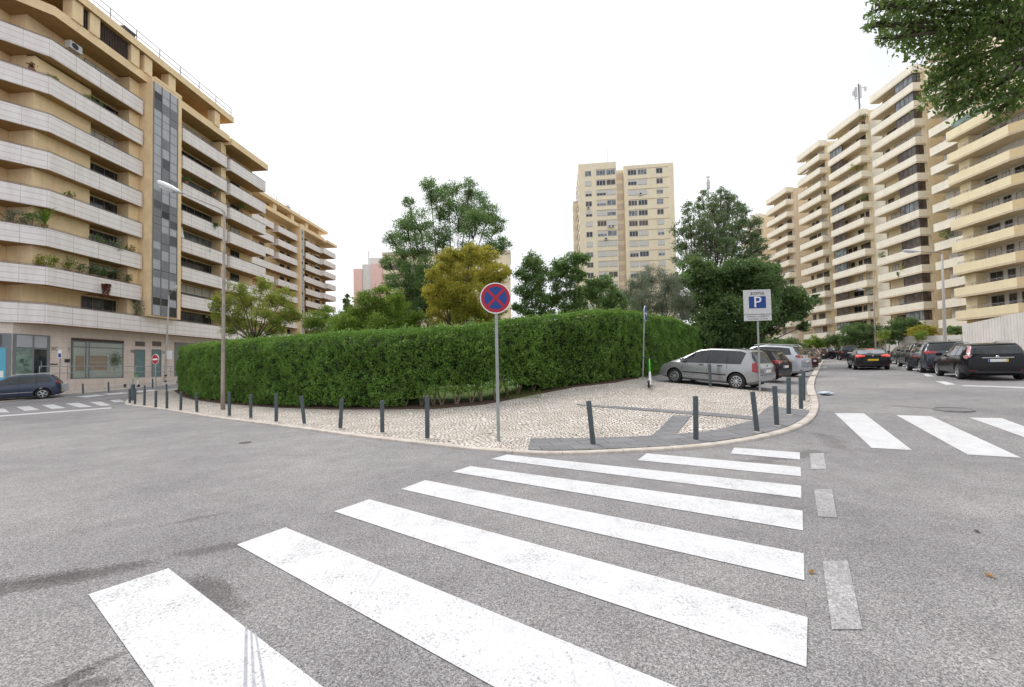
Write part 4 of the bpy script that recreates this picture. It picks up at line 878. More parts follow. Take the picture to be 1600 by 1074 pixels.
# ---- the clipped hedge
def hedge():
    P = [hl[i] for i in range(len(hl))]; P = [Vector((p.x, p.y, gz(p.x, p.y) + KH)) for p in P] + [Vector((p.x, p.y, gz(p.x, p.y) + KH)) for p in hl_far]
    tops_px = [540, 536, 528, 521, 514, 509, 503, 499, 490, 483, 477, 481, 493, 517]
    pxs = [p[0] for p in hl_px] + [1062, 1112]
    H = [at(px, ty, p.y).z - .12 for px, ty, p in zip(pxs, tops_px, P)]
    # extend round the left end
    back = P[0] + Vector((.9, 2.6, 0)); back.z = gz(back.x, back.y) + KH
    b2 = back + uA * 14; b2.z = gz(b2.x, b2.y) + KH
    P = [b2, back] + P; H = [H[0], H[0]] + H; gap = [0] * len(P)
    root = thing('hedge', 'long clipped dark green hedge curving round the cobbled corner', 'hedge', (0, 0, 0))
    dist = [0]
    for a, b_ in zip(P, P[1:]): dist.append(dist[-1] + (b_.xy - a.xy).length)
    def samp(s):
        for i in range(len(P) - 1):
            if s <= dist[i + 1] or i == len(P) - 2:
                t = min(1, max(0, (s - dist[i]) / (dist[i + 1] - dist[i]))); p = P[i].lerp(P[i + 1], t); h = H[i] + (H[i + 1] - H[i]) * t
                d0 = (P[min(i + 1, len(P) - 1)] - P[i]).xy.normalized()
                ia = max(i - 1, 0); ib = min(i + 2, len(P) - 1)
                da = (P[i + 1] - P[ia]).xy.normalized(); db = (P[ib] - P[i]).xy.normalized(); d = da.lerp(db, t).normalized()
                return p, h, Vector((-d.y, d.x, 0)) , i + t
    # openings at the foot: between px 640 and 850
    sg0 = dist[2 + 6] - 1.4; sg1 = dist[2 + 8] + .6
    from mathutils import noise as mn
    W = 2.3; tot = dist[-1]; n = 330000
    S = RNG.random(n) * tot; U = RNG.random(n); K = RNG.random(n); pts = np.zeros((n, 3)); outv = np.zeros((n, 3)); lut = [samp(tot * i / 800) for i in range(801)]
    for i in range(n):
        p, h, nn, _ = lut[int(S[i] / tot * 800)]; f = S[i] / tot * 800 - int(S[i] / tot * 800)
        q = lut[min(800, int(S[i] / tot * 800) + 1)]; p = p.lerp(q[0], f); h = h + (q[1] - h) * f
        z0 = p.z; hh = h - z0; k = K[i]
        lo = .06 + .10 * (mn.noise(Vector((S[i] * 1.3, 0, 5))) + .3)
        if sg0 < S[i] < sg1: lo = .30 + .28 * (mn.noise(Vector((S[i] * 1.6, 0, 1))) + .6) * min(1, (S[i] - sg0) / 1.0, (sg1 - S[i]) / 1.0)
        bul = .22 * mn.noise(Vector((S[i] * .9, U[i] * 3.0, 0))) + .15 * mn.noise(Vector((S[i] * 3.1, U[i] * 9, 3)))
        if k < .80:
            z = lo + (hh - lo) * U[i]; v = .10 - bul + .16 * (abs(RNG.normal()) * .6); rnd_ = max(0, z - (hh - .45)) / .45; v += .38 * rnd_ ** 2; ftn = max(0, .5 - z) * .15; v += ftn
            v += .45 * max(0, -mn.noise(Vector((S[i] * 3.6, z * 3.6, 9))) - .08)
            pp = p + nn * v; z = z0 + z; ov = (-nn.x * .6, -nn.y * .6, .25)
        elif k < .97:
            v = .25 + U[i] * (W - .3); z = z0 + hh + .15 * mn.noise(Vector((S[i] * 1.1, v, 7))) + .06 * mn.noise(Vector((S[i] * 4, v * 4, 2))) - .06 * abs(RNG.normal()) + (.10 * abs(RNG.normal()) if RNG.random() < .22 else 0); pp = p + nn * v; ov = (0, 0, .8)
        else:
            z = lo + (hh - lo) * U[i]; v = W + .05; pp = p + nn * v; z = z0 + z; ov = (nn.x * .6, nn.y * .6, .2)
        pts[i] = (pp.x, pp.y, z); outv[i] = ov
    leaf_mesh('foliage', pts, .074, 'leaf_hedge', root, .62, .0, outv)
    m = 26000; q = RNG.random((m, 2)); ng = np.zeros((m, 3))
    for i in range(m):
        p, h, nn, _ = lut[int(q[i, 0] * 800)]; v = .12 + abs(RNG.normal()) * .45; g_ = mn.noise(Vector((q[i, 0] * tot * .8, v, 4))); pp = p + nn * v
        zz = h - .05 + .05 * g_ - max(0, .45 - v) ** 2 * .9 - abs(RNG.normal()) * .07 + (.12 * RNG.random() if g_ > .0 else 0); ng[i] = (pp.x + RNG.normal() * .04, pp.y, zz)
    leaf_mesh('lit_top_leaves', ng, .07, 'leaf_lit_top', root, .55, .9)  # added layer of paler leaves, painting the light on the hedge's upper edge
    # dark twiggy core
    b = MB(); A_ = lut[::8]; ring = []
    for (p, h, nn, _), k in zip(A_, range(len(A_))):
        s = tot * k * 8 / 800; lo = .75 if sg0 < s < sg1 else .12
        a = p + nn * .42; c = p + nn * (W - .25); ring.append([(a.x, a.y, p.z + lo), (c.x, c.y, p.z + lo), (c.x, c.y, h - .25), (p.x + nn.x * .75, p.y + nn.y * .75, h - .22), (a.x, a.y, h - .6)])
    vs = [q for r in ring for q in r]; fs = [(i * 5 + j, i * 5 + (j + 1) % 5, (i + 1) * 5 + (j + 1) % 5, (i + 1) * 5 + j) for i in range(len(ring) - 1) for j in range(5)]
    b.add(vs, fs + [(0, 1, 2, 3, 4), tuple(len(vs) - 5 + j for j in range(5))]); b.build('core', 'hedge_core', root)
    rnd = random.Random(4); s = sg0 - .5
    while s < sg1 + 1:
        p, h, nn, _ = lut[int(s / tot * 800)]; q = p + nn * rnd.uniform(.35, .8); b = MB()
        for k in range(3): e = q + Vector((rnd.uniform(-.35, .35), rnd.uniform(-.2, .2), rnd.uniform(.8, 1.1))); b.tube([q - Vector((0, 0, .05)), q.lerp(e, .5) + Vector((rnd.uniform(-.05, .05), 0, 0)), e], [.035, .024, .015], 5)
        b.build('stem', 'pale_bark', root); s += rnd.uniform(.35, .8)
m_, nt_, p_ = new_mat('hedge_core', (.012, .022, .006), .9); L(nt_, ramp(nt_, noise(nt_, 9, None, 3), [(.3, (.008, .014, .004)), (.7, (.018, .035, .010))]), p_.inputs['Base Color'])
hedge()
def grass_tufts(x0, x1, y0, y1, n, hgt=.16):
    pts = []
    for _ in range(n):
        p = G(random.uniform(x0, x1), random.uniform(y0, y1), KH); pts.append(p + Vector((0, 0, hgt * .35)))
    o = leaf_mesh('grass', [tuple(p) for p in pts], hgt, 'leaf_fresh', None, .12, 1.6); tag(o, 'green grass growing behind the stems of the hedge', 'grass', None, 'stuff')
grass_tufts(630, 845, 606, 624, 2600, .11)

# ---- trees
tree('ailanthus_tree', 'tall open feathery green tree with sky gaps behind the yellowing tree', 690, 36,
     [(702, 300, 17), (672, 293, 15), (688, 320, 22), (733, 292, 13), (742, 318, 22), (764, 335, 16), (716, 340, 26), (745, 355, 26), (776, 352, 14), (785, 382, 14), (655, 345, 20), (640, 318, 10), (636, 360, 20), (615, 375, 15), (628, 400, 18), (606, 410, 12), (660, 385, 24), (690, 375, 20),
      (612, 440, 13), (640, 425, 18), (665, 425, 22), (700, 410, 18), (760, 395, 18), (735, 395, 18), (650, 455, 20), (625, 468, 15), (680, 460, 22), (715, 450, 20)], 'leaf_mid', .19, 900, .15, 'bark', 3, 26, .23, .75, .28)
tree('yellowing_tree', 'bushy yellow and green autumn tree right of the tall feathery tree', 728, 28,
     [(735, 400, 20), (705, 405, 18), (760, 405, 18), (690, 430, 20), (725, 430, 26), (765, 435, 24), (785, 425, 12), (680, 460, 20), (710, 465, 26), (745, 468, 26), (778, 465, 18), (690, 490, 20), (730, 495, 26), (768, 492, 22)], 'leaf_yellow', .15, 1250, .12, 'bark', 2, 26, .19, .7, .45)
tree('lime_tree', 'loose lime green tree with yellowing leaves before the left building', 396, 33,
     [(352, 470, 16), (345, 497, 14), (372, 455, 14), (392, 470, 17), (382, 495, 17), (410, 448, 14), (425, 465, 16), (412, 490, 18), (446, 462, 13), (455, 485, 14), (440, 500, 16), (465, 495, 8), (360, 512, 14), (395, 515, 14), (336, 480, 8), (425, 515, 14)], 'leaf_lime', .16, 800, .09, 'bark', 1, 18, .24, .7, .4)
for lb, bx, Y, bl, mt, lf, per in [
    ('fresh green shrub mass just above the hedge, left of the tall tree', 585, 30, [(560, 490, 18), (585, 480, 20), (610, 485, 18), (575, 500, 20), (600, 502, 20), (632, 490, 16), (545, 500, 12), (650, 498, 12), (570, 470, 14), (595, 464, 16), (620, 470, 16), (560, 508, 20), (590, 512, 22), (620, 512, 22), (650, 512, 18), (530, 508, 16)], 'leaf_fresh', .15, 1100),
    ('low green shrub over the hedge between lime tree and fresh shrub', 505, 34, [(490, 500, 13), (510, 492, 13), (530, 500, 13), (505, 505, 14), (480, 507, 9), (500, 515, 18), (525, 515, 18)], 'leaf_fresh', .14, 900),
    ('dark leafy shrub filling the gap between small tree and olive tree', 985, 37, [(965, 478, 14), (985, 470, 14), (975, 490, 16), (1000, 485, 14), (900, 485, 14), (940, 488, 14)], 'leaf_dark', .15, 800),
    ('round dark green shrub at the foot of the tall feathery tree', 650, 34, [(640, 445, 20), (665, 455, 22), (635, 470, 20), (660, 485, 22), (625, 492, 15)], 'leaf_dark', .14, 900)]:
    tree('garden_shrub', lb, bx, Y, bl, mt, lf, per, .06, 'bark', 2, 15, .26, .7, .45, 'shrubs behind the hedge', 0, 'shrub')
tree('young_tree', 'narrow dark green young tree just right of the round red and blue sign', 830, 33, [(828, 408, 13), (842, 418, 14), (820, 430, 14), (836, 445, 16), (818, 460, 14), (845, 470, 14), (826, 485, 14), (808, 480, 8), (852, 488, 12)], 'leaf_mid', .16, 1250, .08, 'bark', 1, 20, .27, .6)
tree('young_tree', 'airy mid green tree standing left of the tower block', 880, 33, [(898, 402, 14), (880, 412, 14), (912, 405, 9), (868, 430, 14), (890, 430, 15), (905, 432, 10), (875, 455, 15), (900, 460, 13), (862, 470, 12), (885, 482, 14), (908, 478, 11)], 'leaf_mid', .16, 1250, .08, 'pale_bark', 1, 20, .27, .6)
tree('young_tree', 'small leafy green tree in front of the foot of the tower block', 940, 34, [(925, 445, 12), (943, 440, 13), (955, 455, 12), (930, 462, 14), (950, 473, 13), (915, 458, 9), (968, 462, 9)], 'leaf_mid', .16, 1200, .08, 'bark', 1, 18, .28, .6)
tree('olive_tree', 'silvery grey green olive tree above the right half of the hedge', 1020, 30, [(1000, 440, 15), (1020, 432, 16), (1045, 442, 17), (985, 455, 13), (1010, 458, 19), (1040, 465, 20), (1065, 460, 14), (1025, 482, 18), (1062, 485, 16), (995, 476, 14), (1075, 476, 9)], 'leaf_olive', .12, 2300, .09, 'pale_bark', 2, 24, .25, .6, .22)
tree('tall_tree', 'tallest slender grey green tree with open crown beside the tower block', 1105, 40,
     [(1128, 300, 9), (1112, 315, 12), (1140, 308, 10), (1155, 325, 11), (1090, 325, 10), (1075, 340, 10), (1108, 338, 15), (1135, 338, 15), (1160, 348, 12), (1078, 362, 12), (1100, 365, 17), (1128, 368, 19), (1155, 372, 15), (1180, 370, 8), (1070, 385, 8), (1090, 392, 15), (1118, 398, 19), (1150, 400, 18), (1175, 395, 12), (1102, 420, 16), (1140, 425, 18), (1140, 322, 14), (1120, 330, 14), (1095, 350, 15), (1122, 352, 18), (1148, 355, 16), (1170, 372, 13), (1085, 375, 14), (1112, 382, 18), (1138, 386, 18), (1165, 410, 16), (1085, 410, 14), (1062, 358, 12), (1074, 325, 10), (1066, 405, 15), (1062, 385, 12), (1178, 348, 11), (1186, 385, 13), (1192, 412, 14), (1162, 330, 9), (1098, 308, 9)], 'leaf_grey', .20, 520, .11, 'bark', 3, 22, .20, .7, .35)
tree('dense_tree', 'big dense dark green tree spreading over the parked cars', 1135, 34,
     [(1085, 420, 18), (1060, 438, 14), (1100, 440, 26), (1140, 432, 26), (1175, 425, 22), (1205, 432, 18), (1180, 455, 26), (1140, 462, 30), (1100, 472, 28), (1070, 480, 18), (1215, 455, 20), (1240, 465, 16), (1258, 475, 11), (1274, 468, 7), (1215, 485, 22), (1245, 490, 13), (1255, 510, 8), (1180, 492, 28), (1140, 500, 30), (1105, 508, 26), (1130, 530, 22), (1170, 525, 20), (1100, 535, 16), (1200, 512, 14)], 'leaf_dark', .18, 900, .13, 'bark', 2, 26, .26, .55, .8)
tree('conifer_tree', 'small distant conifer left of the pink apartment block', 541, 95, [(542, 463, 3), (541, 470, 4.5), (543, 478, 6), (541, 487, 7), (542, 497, 8)], 'leaf_dark', .4, 300, .15, 'bark', 1, 14, .25, .4)
for i, (lb, bx, Y, bl, mt) in enumerate([
    ('widest rounded dark green bush before the cream towers', 1345, 57, [(1325, 520, 12), (1345, 514, 14), (1362, 520, 12), (1335, 530, 13), (1358, 532, 13), (1318, 531, 8)], 'leaf_dark'),
    ('low dark green bush left of the widest rounded bush', 1300, 62, [(1290, 535, 8), (1302, 530, 9), (1312, 535, 8), (1280, 538, 6)], 'leaf_dark'),
    ('dark green bush topping the low wall left of the yellow flowering bush', 1412, 50, [(1398, 512, 12), (1412, 508, 13), (1428, 510, 12), (1405, 522, 11), (1388, 520, 9), (1395, 530, 8)], 'leaf_dark'),
    ('bush with yellow leaves on the low concrete wall', 1442, 47, [(1430, 518, 8), (1444, 515, 9), (1455, 518, 7), (1435, 524, 8)], 'leaf_yellow'),
    ('small bush with yellow tips at the left end of the low wall', 1385, 51, [(1378, 524, 6), (1384, 532, 7), (1390, 520, 5)], 'leaf_lime'),
    ('small light bush beyond the parked cars at the foot of the cream towers', 1270, 62, [(1262, 537, 7), (1272, 533, 8), (1280, 538, 6)], 'leaf_fresh'),
    ('dark undergrowth in the shade below the big dense tree', 1160, 58, [(1085, 545, 16), (1110, 542, 18), (1140, 545, 18), (1170, 543, 18), (1200, 543, 16), (1225, 542, 14), (1245, 545, 10), (1125, 555, 16), (1185, 555, 16)], 'leaf_dark'),
    ('small green shrub between low wall and tall ribbed wall', 1491, 44, [(1485, 517, 6), (1494, 516, 7), (1498, 522, 5)], 'leaf_mid')]):
    tree('bush', lb, bx, Y, bl, mt, .2, 700, .05, 'bark', 2, 16, .25, .5, .5, 'bushes below the cream towers', 0, 'bush')
for px, lb in ((1436, 'thin street sapling before the yellow leaved bush, left of two'), (1442, 'thin street sapling before the yellow leaved bush, right of two'), (1384, 'thin sapling at the left end of the low wall')):
    tree('sapling', lb, px, 42, [(px - 4, 523, 4), (px + 3, 521, 4), (px, 528, 4)], 'leaf_fresh', .16, 500, .04, 'pale_bark', 1, 10, .25, .4, .5, 'saplings along the low wall')
# ---- near tree whose branches hang into the top right corner
def near_tree():
    bp = Vector((13.2, 8.6, 0)); bp.z = gz(bp.x, bp.y)
    t = thing('overhanging_tree', 'near tree hanging dark leafy branches into the top right corner', 'tree', bp)
    bl = [(1362, 38, 11, 8.4), (1368, 8, 16, 8.4), (1385, 60, 14, 8.4), (1400, 5, 20, 8.5), (1440, 20, 45, 8.5), (1380, 38, 12, 8.4), (1412, 50, 24, 8.5), (1450, 70, 30, 8.6), (1500, 30, 55, 8.4), (1560, 30, 55, 8), (1480, 105, 26, 8.6), (1520, 90, 45, 8.6), (1475, 150, 26, 8.6), (1505, 160, 26, 8.5), (1545, 140, 38, 8.3), (1590, 100, 45, 8), (1455, 130, 16, 8.7), (1560, 175, 18, 8.3), (1600, 150, 28, 8), (1500, -40, 70, 8), (1600, -60, 90, 8), (1680, 40, 80, 8), (1700, -100, 110, 8.5), (1780, 60, 90, 8.3), (1650, 110, 30, 8), (1850, -60, 110, 8.6), (1570, -130, 90, 9.5), (1700, -220, 120, 9.5), (1850, -200, 130, 9)]
    B = [(at(x, y, Y) - bp, r * Y / F) for x, y, r, Y in bl]
    pts, cl = crown_points([(tuple(c), r) for c, r in B], 1050, 30, .22)
    leaf_mesh('crown', pts, .10, 'leaf_near', t, .42, -1.2)
    b = MB(); zt = 8.2; b.tube([(0, 0, -.2), (.1, .05, 4.5), (-.1, 0, zt)], [.24, .19, .16], 12)
    for (c, r), (cc, q) in zip(B, cl):
        a = Vector((-.1, 0, zt - random.uniform(0, .8))); m = a.lerp(c, .5) + Vector((0, random.uniform(-.2, .2), .5)); b.tube([a, m, c], [.09, .05, .02], 6)
        for e in q[:9]: b.tube([c.lerp(m, .2), c.lerp(Vector(e), .6), e], [.016, .010, .005], 4)
    b.build('trunk', 'bark', t, True)
near_tree()
# ---- plants on the left building's balconies: (px, py of foot, width px, height px, leaf, kind)
_s, _x, _y, _z = _ip; q = RNG.normal(size=(900, 3)) * np.array([.28, .006, .33]) + np.array([_x, _y, _z]); leaf_mesh('indoor_plant', q, .13, 'leaf_dark', _s, .4)
BP = [(50, 352, 40, 22, 'leaf_mid', 'round', 'bushy grey green plants in the balcony planter, fourth balcony from the bottom far left'), (70, 350, 30, 26, 'leaf_fresh', 'palm', 'spiky bright green palm on the fourth balcony near the bend'), (20, 346, 34, 20, 'leaf_olive', 'round', 'silvery shrub on the fourth balcony by the left picture edge'),
      (150, 382, 26, 16, 'leaf_mid', 'round', 'loose green planter bush on the balcony two above the hanging red plant, left one'), (175, 388, 26, 15, 'leaf_olive', 'round', 'olive green planter bush on the balcony two above the shops, right one'), (203, 391, 12, 9, 'leaf_lime', 'round', 'little yellow green plant at the balcony end beside the grey panel'),
      (68, 418, 44, 24, 'leaf_lime', 'sparse', 'sparse yellowing shrub on the balcony left of the bright lime bush'), (106, 420, 14, 22, 'leaf_fresh', 'round', 'bright lime green bush on the second balcony'), (124, 424, 12, 15, 'leaf_dark', 'round', 'first dark green ball shrub right of the lime bush'), (146, 428, 17, 18, 'leaf_dark', 'round', 'dark green shrub above the hanging red brown plant, left side'), (163, 431, 16, 17, 'leaf_dark', 'round', 'dark green shrub above the hanging red brown plant, right side'), (182, 436, 12, 15, 'leaf_dark', 'round', 'narrow dark green shrub second from the balcony end'), (199, 440, 9, 13, 'leaf_dark', 'round', 'small cone shrub last before the balcony end'),
      (163, 455, 18, 24, 'leaf_red', 'hang', 'red brown creeper hanging over the marble balcony'), (213, 491, 22, 28, 'leaf_olive', 'round', 'potted olive shrub on the long band terrace beside the stair tower'),
      (138, 157, 12, 10, 'leaf_fresh', 'round', 'green tuft on the second highest balcony, left one'), (152, 166, 12, 9, 'leaf_mid', 'round', 'green tuft on the second highest balcony, right one'), (83, 124, 12, 9, 'leaf_fresh', 'round', 'yellow green tuft at the bend of the second highest balcony'), (108, 305, 12, 8, 'leaf_fresh', 'round', 'small tuft on the middle balcony'), (50, 107, 9, 9, 'leaf_red', 'round', 'reddish flower pot on the second highest balcony far left')]
_bp = FA.w(ub, 0); FAC = Frame(_bp.x, _bp.y, 4.2 + 40.1)
def bplant(px, py, w, h, mt, kind, lab, fr, v, base_n):
    if fr is FA and px < 82: fr = FAC
    u, z = fr.uz(px, py, v); p = fr.w(u, v, z); sc = p.y / F; w *= sc; h *= sc
    z0 = z - .05; t = thing('balcony_plant', lab, 'plant', (p.x, p.y, z0 - .45 if kind != 'hang' else z0), 0, 'plants on the balconies')
    n = int(260 * w * h + 60)
    if kind == 'hang':
        q = RNG.random((n * 3, 3)) - .5; q[:, 0] *= w; q[:, 1] = q[:, 1] * .25; q[:, 2] = h * (.5 - (RNG.random(n * 3) ** 1.4) * (.4 + .6 * np.cos(q[:, 0] * 9) ** 2)); leaf_mesh('foliage', q, .12, mt, t, .5, -.5); return t
    if kind == 'palm':
        b = MB(); rnd = random.Random(3); L_ = []
        for k in range(22):
            a = rnd.uniform(0, 2 * pi); e = Vector((cos(a) * w * .6, sin(a) * .5, h * rnd.uniform(.5, 1.1) + .5)); m = Vector((e.x * .4, e.y * .4, e.z * 1.0))
            prev = Vector((0, 0, .45))
            for j in range(1, 8):
                t_ = j / 7; c = Vector((0, 0, .45)) * (1 - t_) ** 2 + m * 2 * t_ * (1 - t_) + e * t_ ** 2; s_ = Vector((-e.y, e.x, 0)).normalized() * .09 * (1 - t_ * .7); n0 = len(b.v); b.v += [tuple(prev - s_), tuple(prev + s_), tuple(c + s_ * .8), tuple(c - s_ * .8)]; b.f.append((n0, n0 + 1, n0 + 2, n0 + 3)); b.m.append(0); prev = c
        b.build('fronds', mt, t)
    else:
        k = 8 if kind == 'sparse' else 14; c = RNG.random((k, 3)) - .5; c[:, 0] *= w * .8; c[:, 1] *= .5; c[:, 2] = .45 + (c[:, 2] + .5) * h * .85; idx = RNG.integers(0, k, n); q = c[idx] + RNG.normal(size=(n, 3)) * min(w, h) * (.11 if kind == 'sparse' else .14); leaf_mesh('foliage', q, .13, mt, t, .5, .3)
    b = MB(); b.lathe([(.14, 0), (.2, .36), (.22, .42), (.2, .44)], 'z', 12); b.build('pot', 'terracotta', t)
    b = MB(); b.tube([(0, 0, .3), (.03, 0, .5 + h * .5)], [.025, .012], 5); b.tube([(0, 0, .4), (-w * .2, 0, .5 + h * .5)], [.02, .01], 5); b.build('stem', 'bark', t); return t
for q in BP: bplant(*q, FA, .45 if q[5] != 'hang' else -.15, 0)
for q in [(320, 392, 16, 10, 'leaf_mid', 'round', 'green plants on the balcony right of the grey panel, beside the parasol'), (336, 312, 10, 18, 'leaf_dark', 'hang', 'dark ivy hanging over a balcony right of the grey panel'), (378, 326, 14, 12, 'leaf_mid', 'round', 'green bush on the corner stack, third balcony down'), (291, 283, 14, 9, 'leaf_mid', 'round', 'green pot plant on the third balcony right of the grey panel'), (335, 301, 12, 10, 'leaf_olive', 'round', 'pale shrub on the balcony under the lamp arm')]:
    if q[5] == 'hang': q = (336, 353, 8, 9, 'leaf_dark', 'hang', q[6])
    bplant(*q, FA, .45 if q[5] != 'hang' else -.15, 0)
# right-hand towers
for q in [(1349, 187, 9, 9, 'leaf_mid', 'round', 'leafy plant on the top balcony corner of the antenna tower', -.6), (1352, 312, 11, 9, 'leaf_dark', 'round', 'dark round bush on a middle balcony corner of the antenna tower', -.6), (1338, 264, 22, 9, 'leaf_lime', 'round', 'yellow green trailing plants on an upper balcony of the antenna tower', -.3), (1480, 373, 22, 13, 'leaf_mid', 'round', 'leafy plants on one white balcony beside the yellow tower', -.4), (1379, 401, 10, 9, 'leaf_mid', 'round', 'green plant on the left end of a middle balcony on the tallest tower', -.3), (1414, 423, 16, 8, 'leaf_lime', 'round', 'yellow green plants spilling from a lower balcony of the tallest tower', -.3), (1404, 430, 4, 10, 'leaf_dark', 'hang', 'thin dark creeper hanging from a lower balcony of the tallest tower', .12)]:
    bplant(*q[:7], FD, q[7], 0)
# ================================================================== VEHICLES
def interp(P, x):
    for (a, za), (b, zb) in zip(P, P[1:]):
        if x <= b: return za + (zb - za) * (x - a) / (b - a)
    return P[-1][1]
def smooth_interp(P, x):
    w = .004; return (interp(P, max(P[0][0], x - w)) + 2 * interp(P, x) + interp(P, min(P[-1][0], x + w))) / 4
STY = {
 'mpv': dict(L=4.05, W=1.70, H=1.52, r=.31, ax=(.185, .81), sil=[(0, .62), (.006, .92), (.025, 1.02), (.085, 1.42), (.12, 1.49), (.2, 1.52), (.45, 1.52), (.58, 1.45), (.70, 1.22), (.80, 1.02), (.90, .90), (.97, .76), (1, .52)], belt=[(0, .98), (.5, .96), (.8, .90)],
     side=[[(.155, .98), (.125, 1.36), (.17, 1.42), (.255, 1.43), (.265, .97)], [(.285, .97), (.28, 1.43), (.435, 1.44), (.45, .95)], [(.47, .95), (.455, 1.44), (.53, 1.42), (.61, 1.32), (.725, 1.02), (.74, .93)]], lamp='rear_oval'),
 'wagon': dict(L=4.6, W=1.84, H=1.50, r=.33, ax=(.2, .80), sil=[(0, .60), (.004, .95), (.012, 1.02), (.055, 1.36), (.09, 1.44), (.2, 1.48), (.4, 1.49), (.52, 1.44), (.66, 1.15), (.73, 1.0), (.9, .86), (.97, .72), (1, .5)], belt=[(0, 1.0), (.5, .97), (.8, .88)],
     side=[[(.075, 1.04), (.085, 1.30), (.235, 1.39), (.24, 1.0)], [(.255, 1.0), (.25, 1.39), (.385, 1.40), (.40, .98)], [(.415, .98), (.40, 1.40), (.49, 1.38), (.64, 1.08), (.655, .95)]], lamp='rear_tall'),
 'suv': dict(L=4.55, W=1.84, H=1.68, r=.36, ax=(.195, .80), sil=[(0, .70), (.004, 1.0), (.02, 1.12), (.075, 1.50), (.11, 1.62), (.2, 1.67), (.42, 1.67), (.54, 1.58), (.66, 1.24), (.72, 1.14), (.92, 1.0), (.98, .85), (1, .6)], belt=[(0, 1.16), (.5, 1.11), (.8, 1.02)],
     side=[[(.10, 1.20), (.13, 1.50), (.235, 1.55), (.245, 1.15)], [(.26, 1.15), (.25, 1.55), (.40, 1.56), (.415, 1.12)], [(.43, 1.12), (.415, 1.56), (.50, 1.53), (.63, 1.22), (.645, 1.09)]], lamp='rear_wide'),
 'sedan': dict(L=4.6, W=1.82, H=1.41, r=.33, ax=(.215, .81), sil=[(0, .66), (.005, .92), (.03, 1.0), (.10, 1.07), (.20, 1.27), (.30, 1.38), (.42, 1.41), (.52, 1.36), (.66, 1.06), (.72, .96), (.90, .84), (.97, .70), (1, .5)], belt=[(0, .98), (.5, .95), (.8, .86)],
     side=[[(.20, 1.04), (.25, 1.24), (.315, 1.30), (.33, .97)], [(.345, .97), (.33, 1.305), (.44, 1.33), (.46, .94)], [(.475, .94), (.455, 1.33), (.52, 1.30), (.64, 1.0), (.65, .92)]], lamp='rear_wide'),
 'hatch': dict(L=4.15, W=1.75, H=1.47, r=.32, ax=(.19, .80), sil=[(0, .64), (.005, .94), (.02, 1.0), (.085, 1.33), (.13, 1.43), (.25, 1.47), (.42, 1.47), (.54, 1.40), (.68, 1.08), (.75, .97), (.91, .86), (.97, .72), (1, .5)], belt=[(0, 1.0), (.5, .96), (.8, .87)],
     side=[[(.13, 1.05), (.17, 1.30), (.26, 1.36), (.275, 1.0)], [(.29, 1.0), (.275, 1.36), (.41, 1.38), (.425, .96)], [(.44, .96), (.425, 1.38), (.51, 1.35), (.655, 1.04), (.665, .94)]], lamp='rear_wide')}
